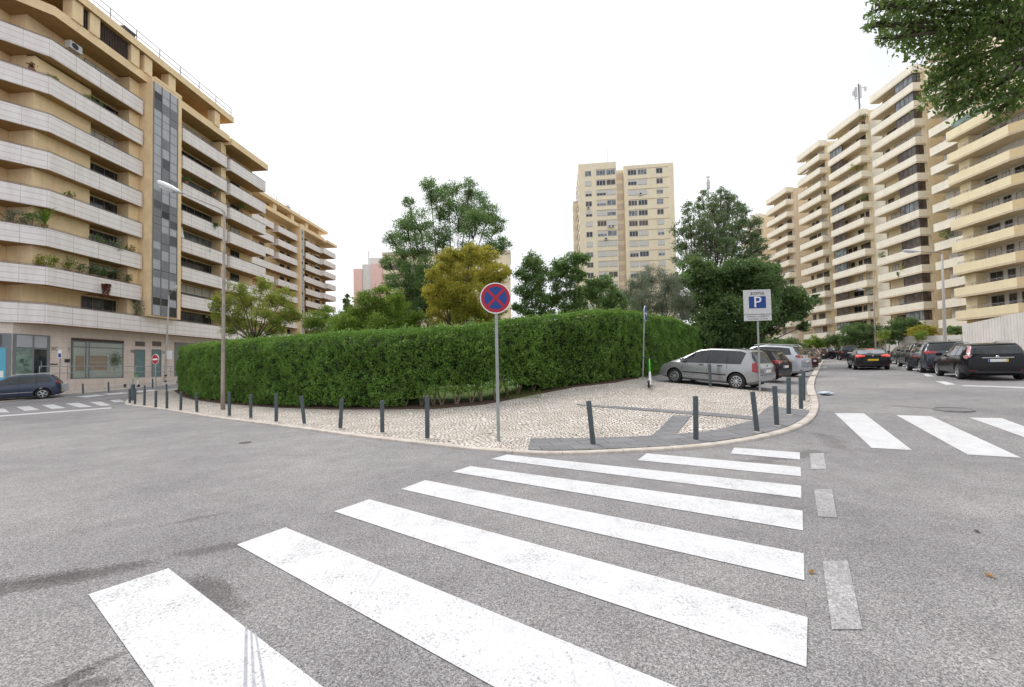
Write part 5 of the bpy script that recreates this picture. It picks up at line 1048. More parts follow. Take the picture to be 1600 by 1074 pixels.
def car(name, style, paint, label, loc, head, plate='plate_white', ptext='', group='parked cars', cat='car', detail=True, lit=False, lamp=None, glass='car_glass', rails=False, trim=False, tilt=0):
    S = STY[style]; Lc, W, r = S['L'], S['W'] / 2, S['r']; t = thing(name, label, cat, loc, atan2(head[1], head[0]), group)
    xr = -Lc / 2
    zc = sorted(set([0, .004, .01, .02, .035, .05, .07, .09, .11, .13, .16, .19, .22, .26, .3, .34, .38, .42, .46, .5, .54, .58, .62, .66, .70, .74, .78, .82, .86, .89, .92, .945, .965, .98, .992, 1.0]))
    rings = []
    for u in zc:
        zt = smooth_interp(S['sil'], u); be = interp(S['belt'], u); g = min(1, max(0, (zt - be) / .40)); bz = min(be, zt - .07)
        e = max(0, (abs(u - .5) - .36) / .14); wd = W * (1 - .13 * e ** 2.2); zb = .20 + .10 * e ** 2
        wr = (.86 * (1 - g) + .73 * g) * wd; top = [(0, zb), (wd * .84, zb), (wd * .965, zb + .09), (wd, .52 if bz > .6 else .45), (wd * .995, .5 + (bz - .5) * .5), (wd * .965, bz)]
        if g > 0: top += [(wd * .965 + (wr - wd * .965) * .5 + .012, bz + (zt - .06 - bz) * .5), (wr, zt - .055), (wr * .93, zt - .018), (wr * .6, zt - .002), (0, zt)]
        else: top += [(wr + (wd * .965 - wr) * .6, bz + .035), (wr, bz + .05), (wr * .9, zt - .01), (wr * .55, zt - .003), (0, zt)]
        rings.append([(xr + u * Lc, y, z) for y, z in top] + [(xr + u * Lc, -y, z) for y, z in top[-2:0:-1]])
    n = len(rings[0]); bm = bmesh.new(); V = [[bm.verts.new(p) for p in q] for q in rings]
    for a, b_ in zip(V, V[1:]):
        for k in range(n): bm.faces.new((a[k], a[(k + 1) % n], b_[(k + 1) % n], b_[k]))
    bm.faces.new(V[0]); bm.faces.new(V[-1][::-1]); bmesh.ops.recalc_face_normals(bm, faces=bm.faces); bmesh.ops.triangulate(bm, faces=[f for f in bm.faces if len(f.verts) > 4])
    bvh = BVHTree.FromBMesh(bm); me = bpy.data.meshes.new('body'); bm.to_mesh(me); bm.free(); me.polygons.foreach_set('use_smooth', [True] * len(me.polygons)); me.materials.append(MAT(paint)); me.materials.append(MAT('black_rubber')); body = link('body', me, t)
    # wheel arches are cut out of the shell
    axx = [xr + a * Lc for a in S['ax']]; co = MB()
    for ax in axx: co.lathe([(r * 1.17, -W - .2), (r * 1.17, W + .2)], 'y', 28, 0, (ax, 0, r * 1.02))
    cut = co.build('cutter', 'black_rubber'); md = body.modifiers.new('b', 'BOOLEAN'); md.object = cut; md.operation = 'DIFFERENCE'; md.solver = 'EXACT'; cut.parent = t
    dg = bpy.context.evaluated_depsgraph_get(); m2 = bpy.data.meshes.new_from_object(body.evaluated_get(dg)); body.modifiers.clear(); body.data = m2; bpy.data.objects.remove(cut)
    qb = bmesh.new(); qb.from_mesh(m2); bmesh.ops.remove_doubles(qb, verts=qb.verts, dist=.0008)
    for f in qb.faces: f.smooth = True
    for e_ in qb.edges:
        if len(e_.link_faces) == 2: e_.smooth = e_.calc_face_angle(0) < radians(28)
    qb.to_mesh(m2); qb.free()
    b = MB(); b.box(axx[0] - r * 1.4, axx[1] + r * 1.4, -W * .62, W * .62, .17, .62); b.build('underbody', 'black_rubber', t)
    def decal(nm, poly, dr, mat, off=.006, par=None, cuts=3, sx=False):
        """project an outline onto the shell from the side, the rear or the front, as a thin shaped panel"""
        q = bmesh.new(); q.faces.new([q.verts.new((a, c, 0)) for a, c in poly]); bmesh.ops.triangulate(q, faces=q.faces[:])
        for _ in range(cuts): bmesh.ops.subdivide_edges(q, edges=q.edges[:], cuts=1, use_grid_fill=True); bmesh.ops.triangulate(q, faces=q.faces[:]) if _ == 0 else None
        ok = True
        for v in q.verts:
            a, c = v.co.x, v.co.y
            o, d = {'L': (Vector((a, 2, c)), Vector((0, -1, 0))), 'R': (Vector((a, -2, c)), Vector((0, 1, 0))), 'B': (Vector((-4, a, c)), Vector((1, 0, 0))), 'F': (Vector((4, a, c)), Vector((-1, 0, 0)))}[dr]
            h, nn, *_ = bvh.ray_cast(o, d)
            if h is None:
                h, nn, *_ = bvh.find_nearest(o + d * (2.9 if dr in 'LR' else 2)); 
            v.co = h - d * off
        bmesh.ops.recalc_face_normals(q, faces=q.faces); ext = bmesh.ops.solidify(q, geom=q.faces[:], thickness=.003) if False else None
        mm = bpy.data.meshes.new(nm); q.to_mesh(mm); q.free(); mm.polygons.foreach_set('use_smooth', [True] * len(mm.polygons)); mm.materials.append(MAT(mat)); return link(nm, mm, par or t)
    X = lambda u: xr + u * Lc
    # side windows, each with a dark surround
    for sd in 'LR':
        a0, a1, a2 = S['side']; tp = [q for q in a0 if q[1] > 1.2] + [q for q in a1 if q[1] > 1.2] + [q for q in a2 if q[1] > 1.2]; tp.sort(); bt = [a0[-1], a1[0], a1[-1], a2[0], a2[-1]]; bt.sort(reverse=True)
        grow = [(X(a0[0][0]) - .02, a0[0][1] - .015)] + [(X(u), z + .022) for u, z in tp] + ([(X(a2[-2][0]) + .03, a2[-2][1] + .015)] if a2[-2][1] < 1.2 else []) + [(X(u) + (.03 if i == 0 else 0), z - .02) for i, (u, z) in enumerate(bt)]
        decal('window_surround', grow, sd, 'black_plastic', .004, None, 4)
        for w in S['side']:
            wn = decal('window', [(X(u), z) for u, z in w], sd, glass, .010, None, 4)
        if detail:
            xs = [X(w[0][0]) for w in S['side'][:-1]] + [X(S['side'][-1][-1][0])]
            for xd in (X((S['side'][0][-1][0] + S['side'][1][0][0]) / 2), X((S['side'][1][-1][0] + S['side'][2][0][0]) / 2), X(.725)):
                zz = interp(S['belt'], (xd - xr) / Lc) - .02; decal('door_gap', [(xd - .006, .33 if abs(xd - axx[0]) > .5 else .75), (xd + .006, .33 if abs(xd - axx[0]) > .5 else .75), (xd + .006, zz), (xd - .006, zz)], sd, 'black_rubber', .0035, None, 2)
            for xd in (X(S['side'][1][0][0]) + .12, X(S['side'][2][0][0]) + .12): decal('door_handle', [(xd, .84), (xd + .19, .84), (xd + .19, .88), (xd, .88)], sd, 'black_plastic' if style == 'mpv' else paint, .025, None, 1)
            if trim or style in ('suv', 'mpv'): decal('side_trim', [(axx[0] + r * 1.25, .50), (axx[1] - r * 1.25, .50), (axx[1] - r * 1.25, .545), (axx[0] + r * 1.25, .545)], sd, 'chrome' if style == 'suv' and paint == 'navy_paint' else 'black_plastic', .012)
    # glass front and rear
    zb = interp(S['belt'], 0) + .04; zt = S['H'] - .09; wr = W * .73
    decal('rear_window', [(-W * .80, zb), (W * .80, zb), (W * .775, (zb + zt) * .5), (wr * .90, zt), (-wr * .90, zt), (-W * .775, (zb + zt) * .5)] if style != 'sedan' else [(-W * .80, 1.05), (W * .80, 1.05), (wr * .9, 1.32), (-wr * .9, 1.32)], 'B', glass, .014, None, 4)
    decal('windscreen', [(-W * .83, interp(S['belt'], .7) + .08), (W * .83, interp(S['belt'], .7) + .08), (wr * .93, zt), (-wr * .93, zt)], 'F', glass)
    lm = lamp or S['lamp']
    for s in (-1, 1):
        if lm == 'rear_oval': q = [(s * W * .74, .68), (s * W * .862, .67), (s * W * .862, .82), (s * W * .862, 1.02), (s * W * .83, 1.03), (s * W * .75, .86)]
        elif lm == 'rear_tall': q = [(s * W * .79, .93), (s * W * .86, .92), (s * W * .86, 1.1), (s * W * .74, 1.38), (s * W * .68, 1.38), (s * W * .76, 1.12)]
        elif lm == 'rear_round': q = [(s * (W * .78 + .13 * cos(a)), .95 + .12 * sin(a)) for a in np.linspace(0, 2 * pi, 13)[:-1]]
        else: q = [(s * W * .42, zb - .14), (s * W * .862, zb - .19), (s * W * .862, zb - .01), (s * W * .70, zb - .02), (s * W * .42, zb - .07)]
        if s < 0: q = q[::-1]
        tl = decal('tail_light', q, 'B', 'lit_red' if lit else ('tail_pink' if lm == 'rear_tall' else 'tail_red'), .020, None, 4)
        if lm in ('rear_oval', 'rear_wide', 'rear_tall'):
            z0 = .66 if lm == 'rear_oval' else zb - .19; z1 = 1.05 if lm == 'rear_oval' else zb - .01; decal('tail_light_side', [(X(.008), z0 + .01), (X(.05), z0 + .05), (X(.058), z1 - .03), (X(.014), z1 - .01)], 'L' if s > 0 else 'R', 'lit_red' if lit else ('tail_pink' if lm == 'rear_tall' else 'tail_red'), .014, tl, 4)
        decal('headlight', ([(s * W * .55, .62), (s * W * .9, .66), (s * W * .88, .80), (s * W * .6, .74)])[::s], 'F', 'light_lens', .012)
        decal('reflector', ([(s * W * .62, .36), (s * W * .86, .36), (s * W * .86, .42), (s * W * .62, .42)])[::s], 'B', 'dark_reflector', .01)
        b = MB(); xm = X(S['side'][2][-1][0]) - .12; zm = S['side'][2][-1][1] + .06
        for q_ in range(1): b.box(xm - .05, xm + .07, *sorted((s * W * .96, s * (W + .17))), zm - .04, zm + .10)
        mo = b.build('mirror', paint if paint != 'silver_paint' else 'silver_paint', t); bv = mo.modifiers.new('bevel', 'BEVEL'); bv.width = .03; bv.segments = 3
    if lm == 'rear_tall': xh = bvh.ray_cast(Vector((-4, 0, .90)), Vector((1, 0, 0)))[0].x; box('chrome_strip', 'chrome', t, xh - .022, xh + .02, -.42, .42, .885, .915)
    decal('bumper_gap', [(-W * .93, .575), (W * .93, .575), (W * .93, .588), (-W * .93, .588)], 'B', 'black_rubber', .006)
    decal('bumper_strip', [(-W * .7, .24), (W * .7, .24), (W * .66, .36), (-W * .66, .36)], 'B', 'black_plastic', .010)
    if lit: decal('brake_light', [(-.22, zt + .0), (.22, zt + .0), (.2, zt + .045), (-.2, zt + .045)], 'B', 'lit_red', .01)
    if style == 'sedan': decal('exhaust_trim', [(-W * .62, .25), (W * .62, .25), (W * .62, .285), (-W * .62, .285)], 'B', 'chrome', .02)
    # plate
    zp = .72 if style != 'sedan' else .66
    if lm == 'rear_tall': zp = .79
    if style == 'suv': zp = .86
    hit = bvh.ray_cast(Vector((-4, 0, zp)), Vector((1, 0, 0)))[0]; px = hit.x - .02
    pl = box('number_plate', plate, t, px - .008, px + .02, -.26, .26, zp - .056, zp + .056)
    if plate == 'plate_white': box('plate_band', 'plate_blue', pl, px - .0095, px - .0081, .215, .259, zp - .055, zp + .055); box('plate_band', 'plate_yellow', pl, px - .0095, px - .0081, -.259, -.205, zp - .055, zp + .055)
    if ptext: text(ptext, .10, 'ink', pl, (px - .0125, 0, zp), (pi / 2, 0, -pi / 2), 'lettering', .001, .8)
    bd = MB(); bd.lathe([(.04, 0), (.045, .008), (.03, .014)], 'x', 14, 0, (bvh.ray_cast(Vector((-4, 0, zb - .10)), Vector((1, 0, 0)))[0].x - .016, 0, zb - .10)); bd.build('badge', 'chrome', t)
    if rails:
        for s in (-1, 1):
            b = MB(); ys = s * W * .64; b.tube([(X(.10), ys, S['H'] - .05), (X(.13), ys, S['H'] + .035), (X(.45), ys, S['H'] + .045), (X(.52), ys, S['H'] - .02)], .018, 6); b.build('roof_rail', 'alloy', t)
    if style in ('suv', 'hatch', 'wagon'):
        decal('spoiler', [(-wr * .9, zt + .005), (wr * .9, zt + .005), (wr * .86, zt + .05), (-wr * .86, zt + .05)], 'B', paint, .07)
    b = MB(); b.tube([(0, 0, 0), (.28, .02, .015)], .008, 4); wz = zb + .05; hw = bvh.ray_cast(Vector((-4, 0, wz)), Vector((1, 0, 0)))[0]; b.v = [(hw.x - .012 + p[2] * .3, p[0] - .05, wz + p[2]) for p in b.v]; b.build('wiper', 'black_plastic', t)
    # wheels
    for ax in axx:
        for s in (-1, 1):
            y1 = s * (W - .02); y0 = s * (W - .22); k = .045
            b = MB(); prof = [(r * .66, y0), (r * .95, y0), (r, y0 + s * .03), (r, y1 - s * .03), (r * .95, y1), (r * .68, y1 + s * .004), (r * .66, y1 - s * .05)]; b.lathe(prof, 'y', 28, 0, (ax, 0, r)); wh = b.build('wheel', 'black_rubber', t, True)
            b = MB(); b.lathe([(r * .655, y1 - s * .09), (r * .655, y1 + s * .006), (r * .60, y1 + s * .010), (r * .58, y1 - s * .01), (r * .58, y1 - s * .089)], 'y', 24, 0, (ax, 0, r)); b.lathe([(r * .57, y1 - s * .085), (r * .02, y1 - s * .080)], 'y', 24, 1, (ax, 0, r))
            ns = 10 if style == 'mpv' else 5; yy = sorted((y1 - s * .045, y1 - s * .0))
            for q in range(ns):
                b.M = Matrix.Translation((ax, 0, r)) @ Matrix.Rotation(2 * pi * q / ns + .3, 4, 'Y'); hw_ = r * (.05 if ns > 6 else .10)
                b.add([(r * .08, yy[0], -hw_ * .8), (r * .60, yy[0], -hw_ * 1.2), (r * .60, yy[0], hw_ * 1.2), (r * .08, yy[0], hw_ * .8), (r * .08, yy[1], -hw_ * .8), (r * .60, yy[1], -hw_ * 1.2), (r * .60, yy[1], hw_ * 1.2), (r * .08, yy[1], hw_ * .8)], [(0, 1, 2, 3), (7, 6, 5, 4), (0, 4, 5, 1), (1, 5, 6, 2), (2, 6, 7, 3), (3, 7, 4, 0)])
            b.M = None; b.lathe([(r * .16, y1 - s * .05), (r * .15, y1 + s * .008), (r * .05, y1 + s * .012)], 'y', 14, 0, (ax, 0, r)); b.build('rim', ['alloy', 'black_plastic'], wh)
    # lean the car to the slope of the road
    h = Vector(head).normalized(); q = Vector((-h.y, h.x)); l = Vector(loc); e = .5
    gx = (gz(l.x + h.x * 1.3, l.y + h.y * 1.3) - gz(l.x - h.x * 1.3, l.y - h.y * 1.3)) / 2.6; gy = (gz(l.x + q.x * .8, l.y + q.y * .8) - gz(l.x - q.x * .8, l.y - q.y * .8)) / 1.6
    ex = Vector((h.x, h.y, gx)).normalized(); ey = Vector((q.x, q.y, gy)); ez = ex.cross(ey).normalized(); ey = ez.cross(ex)
    t.rotation_euler = Matrix((ex, ey, ez)).transposed().to_euler(); t.location = (l.x, l.y, (gz(l.x + h.x * 1.3, l.y + h.y * 1.3) + gz(l.x - h.x * 1.3, l.y - h.y * 1.3)) / 2 + (KH if tilt else 0))
    return t
def carpos(px, Y, head, style, part='rear'):
    """px, Y give the rear-left corner, the rear centre or the centre"""
    S = STY[style]; p = at(px, 570, Y); h = Vector(head).normalized(); q = Vector((-h.y, h.x)); p = Vector((p.x, p.y))
    if part in ('rear', 'rearleft'): p += h * S['L'] / 2
    if part == 'rearleft': p -= q * S['W'] / 2
    return (p.x, p.y, 0)
HR = (sin(radians(34)), cos(radians(34)))
HP = (-.6, .8)
GP = 'cars parked at an angle in the bay beside the hedge'; GR = 'cars parked along the right-hand kerb'; GD = 'dark cars parked in the distance along the left kerb'
# silver people carrier: rear-left wheel at px 1149
def silver():
    S = STY['mpv']; w = at(1149, 570, 15.35); h = Vector(HP).normalized(); q = Vector((-h.y, h.x)); p = Vector((w.x, w.y)) + h * (.5 - S['ax'][0]) * S['L'] - q * (S['W'] / 2 - .05)
    car('parked_car', 'mpv', 'silver_paint', 'silver people carrier parked behind the parking sign', (p.x, p.y, 0), HP, 'plate_white', '', GP, rails=False, glass='car_glass')
silver()
car('parked_car', 'hatch', 'black_paint', 'black hatchback between the silver people carrier and the pale grey SUV', carpos(1226, 18.2, HP, 'hatch'), HP, 'plate_white', '', GP, lamp='rear_wide')
car('parked_car', 'suv', 'white_car_paint', 'pale silver grey SUV with red tail lights in the angled bay', carpos(1259, 21.6, HP, 'suv'), HP, 'plate_white', '', GP, lamp='rear_wide', rails=True)
car('parked_car', 'hatch', 'darkred_paint', 'dark red car just beyond the pale grey SUV', carpos(1272, 27.5, HP, 'hatch'), HP, 'plate_white', '', GP, detail=False)
for i, (px, Y, st_, pt, lb, hd) in enumerate([(1279, 35, 'hatch', 'charcoal_paint', 'charcoal car next beyond the dark red car', HP), (1287, 44, 'wagon', 'black_paint', 'black estate car second beyond the dark red car', HP), (1297, 53, 'hatch', 'charcoal_paint', 'dark hatchback in the middle of the distant row', HP), (1308, 56, 'sedan', 'grey_car_paint', 'grey saloon in the distant row near the bushes', (-.3, .95)), (1317, 52, 'hatch', 'black_paint', 'black hatchback in the distant row just left of the tall black SUV', (-.1, 1)), (1329, 46, 'suv', 'black_paint', 'tall black SUV with a red light seen left of the driving saloon', HR)]):
    car('parked_car', st_, pt, lb, carpos(px, Y, hd, st_), hd, 'plate_white', '', GD, detail=False, lamp='rear_round' if i == 5 else None)
car('driving_car', 'sedan', 'black_paint', 'black saloon with yellow rear number plate driving away on the road', carpos(1335.5, 26.4, HR, 'sedan', 'rearleft'), HR, 'plate_yellow', 'H500 KYU'[:0], None, lit=True, glass='pale_glass')
car('parked_car', 'wagon', 'black_paint', 'black estate car with chrome strip, nearest on the right kerb', carpos(1506, 16.3, HR, 'wagon', 'rearleft'), HR, 'plate_white', '', GR, rails=True, lamp='rear_tall')
car('parked_car', 'suv', 'slate_paint', 'dark slate SUV with roof rails second along the right kerb', carpos(1443, 21.2, HR, 'suv', 'rearleft'), HR, 'plate_white', '', GR, rails=True)
car('parked_car', 'suv', 'charcoal_paint', 'charcoal SUV third along the right kerb', carpos(1423, 26.2, HR, 'suv', 'rearleft'), HR, 'plate_white', '', GR)
car('parked_car', 'sedan', 'charcoal_paint', 'black saloon farthest along the right kerb', carpos(1403, 31.8, HR, 'sedan', 'rearleft'), HR, 'plate_white', '', GR)
# navy SUV on the left
sh = Vector((-.73, -.68)).normalized(); p = G(67, 623.5); q = Vector((-sh.y, sh.x)); S_ = STY['suv']
p2 = Vector((p.x, p.y)) + sh * (.5 - S_['ax'][0]) * S_['L'] - q * (S_['W'] / 2 - .06)
car('parked_car', 'suv', 'navy_paint', 'navy blue SUV cut by the left edge of the picture', (p2.x, p2.y, 0), (sh.x, sh.y), 'plate_white', '', None, rails=True)

# ================================================================== STREET FURNITURE
def bollard(base, top, label, rad=.052, grp='steel bollards on the cobbled corner', dz=KH, h=None):
    p = G(*base, dz); q = at(top[0], top[1], p.y); ax = q - p; ax.y = (hash_(base) - .5) * .05
    t = thing('bollard', label, 'bollard', p, 0, grp)
    b = MB(); n = ax.normalized(); b.tube([-n * .05, n * (ax.length - .012), n * ax.length], [rad, rad, rad * .86], 16); o = b.build('post', 'bollard_paint', t)
    c = MB(); c.lathe([(rad * 1.9, -.002), (rad * 2.1, .006), (rad * 1.02, .016)], 'z', 14); c.build('collar', 'kerb_stone', t); return t
def hash_(b): return (b[0] * 12.9898 + b[1] * 78.233) % 1.0
BL = [((202.7, 630.3), (202.7, 607.6), 'dark bollard at the far left corner, beside the pale grey post'), ((210.9, 632), (210.9, 608), 'second bollard from the far left corner of the cobbles'), ((225.5, 634), (225.5, 609), 'third bollard from the far left corner of the cobbles'), ((243.3, 637), (243.3, 611), 'bollard in front of the no entry sign pole'), ((260.8, 639), (260.6, 611.5), 'fifth bollard from the far left corner, right of the no entry sign'), ((282.4, 641.4), (282.4, 612), 'bollard just in front of the left end of the hedge'), ((307.7, 644), (307.7, 614), 'bollard left of the tall tapering street lamp'),
      ((358.6, 650.5), (358, 613), 'first bollard right of the tall tapering street lamp'), ((391.9, 653.7), (391.6, 616), 'second bollard right of the tall tapering street lamp'), ((431.7, 659.3), (431.3, 615.4), 'third bollard right of the tall tapering street lamp'), ((475.7, 662.8), (471.3, 618.6), 'bollard leaning left, fourth right of the tall street lamp'), ((531.6, 670), (534.2, 623.5), 'bollard leaning right, fifth right of the tall street lamp'), ((597.3, 676.5), (597.2, 626), 'upright bollard between the right-leaning one and the tall dark one'), ((667.8, 686), (667.4, 619), 'tall dark bollard nearest left of the round sign pole'),
      ((927, 696), (919.8, 626.7), 'leaning bollard on the grey slabs, first right of the round sign'), ((1087.5, 688.4), (1086, 619), 'upright bollard beside the oblique slab strip'), ((1183, 675.2), (1176.6, 612.3), 'leaning bollard below the parking sign'), ((1213.9, 665.5), (1210, 603.4), 'bollard right of the one leaning below the parking sign'), ((1232.5, 648.2), (1232.3, 590), 'upright bollard at the corner curve, before the last pair'), ((1251.7, 640), (1250.9, 587.4), 'front bollard of the overlapping pair at the bay corner'), ((1255.6, 627), (1254.6, 580), 'rear bollard of the overlapping pair at the bay corner'), ((1110, 605.5), (1109, 569), 'bollard standing in front of the silver car door')]
for bs, tp, lb in BL: bollard(bs, tp, lb)
for bs, tp, lb in [((129.8, 615), (129.6, 599.5), 'thin bollard on the far pavement right of the navy SUV'), ((169.8, 612), (169.6, 597), 'thin bollard on the far pavement left of the far scooter'), ((238.4, 606.6), (238.2, 592), 'thin bollard on the far pavement left of the stickered lamp post')]:
    bollard(bs, tp, lb, .05, 'thin bollards on the pavement by the shops')
for bs, tp, lb in [((225.8, 617), (225.6, 602.5), 'thin bollard on the back kerb of the cobbled corner, left of two'), ((260.2, 612), (260, 600), 'thin bollard on the back kerb of the cobbled corner, right of two')]:
    bollard(bs, tp, lb, .05, 'bollards on the back kerb')
p = G(207.3, 626, KH); t = thing('service_post', 'tall pale grey service post beside the corner bollards', 'post', p); b = MB(); b.box(-.09, .09, -.06, .06, 0, 1.0); b.build('box', 'bollard_paint', t); b = MB(); b.tube([(0, 0, 1.0), (0, 0, 1.35)], .035, 8); b.build('pole', 'galvanised', t)

def pole_sign(name, label, base, top, rad, dz=KH, taper=1.):
    p = G(*base, dz); q = at(top[0], top[1], p.y); t = thing(name, label, 'sign', p); ax = q - p
    b = MB(); b.tube([Vector((0, 0, -.05)), ax], [rad, rad * taper], 12); b.build('pole', 'galvanised', t); return t, p, ax
def ring_disc(b, r0, r1, y0, y1, m, n=40):
    vs = [];
    for k in range(n): a = 2 * pi * k / n; vs += [(r0 * cos(a), y0, r0 * sin(a)), (r1 * cos(a), y0, r1 * sin(a)), (r0 * cos(a), y1, r0 * sin(a)), (r1 * cos(a), y1, r1 * sin(a))]
    fs = []
    for k in range(n):
        i = 4 * k; j = 4 * ((k + 1) % n); fs += [(i, j, j + 1, i + 1), (i + 2, i + 3, j + 3, j + 2), (i + 1, j + 1, j + 3, i + 3), (i, i + 2, j + 2, j)]
    b.add(vs, fs, m)
# no-stopping sign
t, p, ax = pole_sign('no_stopping_sign', 'round no stopping sign, red cross on blue, on a tall galvanised pole', (779, 690), (774.5, 447), .036)
c = at(774.5, 466.8, p.y) - p; R = 24.3 * p.y / F
fc = thing('sign_disc', None, None); fc.parent = t
def part_at(o, loc, rot): o.location = loc; o.rotation_euler = rot
bpy.data.objects.remove(fc)
yaw = radians(3)
def sgn(b, nm, mat, loc, rz, rx=0, par=None): o = b.build(nm, mat, par or t); o.location = loc; o.rotation_euler = (rx, 0, rz); return o
b = MB(); b.lathe([(R, -.012), (R, .012)], 'y', 48); dsc = sgn(b, 'disc', 'sign_white', c - Vector((0, .055, 0)), yaw)
b = MB(); b.lathe([(R * .93, -.0155), (R * .93, -.0122)], 'y', 48); b.build('blue_field', 'sign_blue', dsc)
b = MB(); ring_disc(b, R * .735, R * .932, -.0185, -.0158, 0, 48); b.build('red_ring', 'sign_red', dsc)
for a in (45, -45):
    b = MB(); b.M = Matrix.Rotation(radians(a), 4, 'Y'); off = -.0178 if a > 0 else -.0182; b.box(-R * .76, R * .76, off, -.0157, -R * .085, R * .085); b.build('red_bar', 'sign_red', dsc)
b = MB(); b.box(-.07, .07, .0125, .045, -.02, .02); b.build('bracket', 'galvanised', dsc)
# parking zone sign
t, p, ax = pole_sign('parking_sign', 'rectangular white sign reading zona P on a grey pole before the silver car', (1187.5, 612), (1182.5, 455), .032)
sc = p.y / F; c = at(1182, 477.5, p.y) - p; w, h = 40.5 * sc, 48.5 * sc
b = MB(); b.box(-w / 2, w / 2, -.012, .012, -h * .29, h / 2); pn = sgn(b, 'panel', 'sign_white', c - Vector((0, .05, 0)), radians(-6)); pn.data.materials[0] = MAT('sign_grey')
b = MB(); b.box(-w * .31, w * .31, -.017, -.0125, -h * .10, h * .285); b.build('blue_field', 'sign_blue', pn)
text('P', h * .50, 'sign_white', pn, (0, -.0185, h * .085), (pi / 2, 0, 0), 'letter', .002); text('zona', h * .20, 'ink', pn, (0, -.0135, h * .395), (pi / 2, 0, 0), 'lettering', .002, 1.15)
b = MB(); b.box(-w / 2, w / 2, -.012, .012, -h / 2, -h * .31); p2_ = sgn(b, 'lower_panel', 'sign_white', c - Vector((0, .05, 0)), radians(-6)); p2_.data.materials[0] = MAT('sign_grey')
text('exclusivo a residentes', h * .082, 'ink', p2_, (0, -.0135, -h * .36), (pi / 2, 0, 0), 'lettering', .001, .95); text('com distico de zona', h * .078, 'ink', p2_, (0, -.0135, -h * .44), (pi / 2, 0, 0), 'lettering', .001, .95)
# blue arrow sign, seen obliquely
t, p, ax = pole_sign('direction_sign', 'narrow blue arrow sign seen edgewise on a pole before the hedge', (1004.3, 594), (1007, 481), .03)
c = at(1007, 490.5, p.y) - p; R = 12.3 * p.y / F
b = MB(); b.lathe([(R, -.012), (R, .012)], 'y', 36); dsc = sgn(b, 'disc', 'sign_white', c - Vector((-.03, .05, 0)), radians(62 + 0))
b = MB(); b.lathe([(R * .93, -.016), (R * .93, -.0125)], 'y', 36); b.build('blue_field', 'sign_blue', dsc)
b = MB(); b.box(-R * .6, R * .25, -.019, -.0165, -R * .1, R * .1); b.add([(R * .2, -.019, -R * .4), (R * .65, -.019, 0), (R * .2, -.019, R * .4), (R * .2, -.0165, -R * .4), (R * .65, -.0165, 0), (R * .2, -.0165, R * .4)], [(0, 1, 2), (5, 4, 3), (0, 3, 4, 1), (1, 4, 5, 2), (2, 5, 3, 0)]); b.build('arrow', 'sign_white', dsc)
# no entry sign
t, p, ax = pole_sign('no_entry_sign', 'round red no entry sign with white bar at the far left corner', (243.5, 629), (243.3, 553), .03)
c = at(243.7, 561.8, p.y) - p; R = 7.9 * p.y / F
b = MB(); b.lathe([(R, -.012), (R, .012)], 'y', 32); dsc = sgn(b, 'disc', 'sign_white', c - Vector((-.02, .06, 0)), radians(-18))
b = MB(); b.lathe([(R * .93, -.016), (R * .93, -.0125)], 'y', 32); b.build('red_field', 'sign_red', dsc); b = MB(); b.box(-R * .7, R * .7, -.02, -.0165, -R * .15, R * .15); b.build('white_bar', 'sign_white', dsc)
# small poles on the left
t, p, ax = pole_sign('street_sign', 'thin sign pole with small blue and white plate right of the navy SUV', (92, 617), (94.3, 548), .03)
c = at(94.7, 554, p.y) - p; s_ = p.y / F; b = MB(); b.box(-2.8 * s_, 2.8 * s_, -.06, -.035, -6 * s_, 7 * s_); pn = sgn(b, 'plate', 'sign_white', c, 0); b = MB(); b.box(-2.1 * s_, 2.1 * s_, -.066, -.0605, -4.8 * s_, 1.5 * s_); b.build('blue_field', 'sign_blue', pn)
c = at(94, 565, p.y) - p; b = MB(); b.box(-1.5 * s_, 5 * s_, -.03, .03, -.3 * s_, .3 * s_); sgn(b, 'arm', 'galvanised', c, 0)
t, p, ax = pole_sign('small_sign', 'tiny distant blue parking sign behind the parked cars', (1186.5, 560), (1186.5, 533), .04, 0)
c = at(1186.5, 536, p.y) - p; s_ = p.y / F; b = MB(); b.box(-3 * s_, 3 * s_, -.06, -.045, -2.5 * s_, 2.5 * s_); sgn(b, 'plate', 'sign_blue', c, 0)
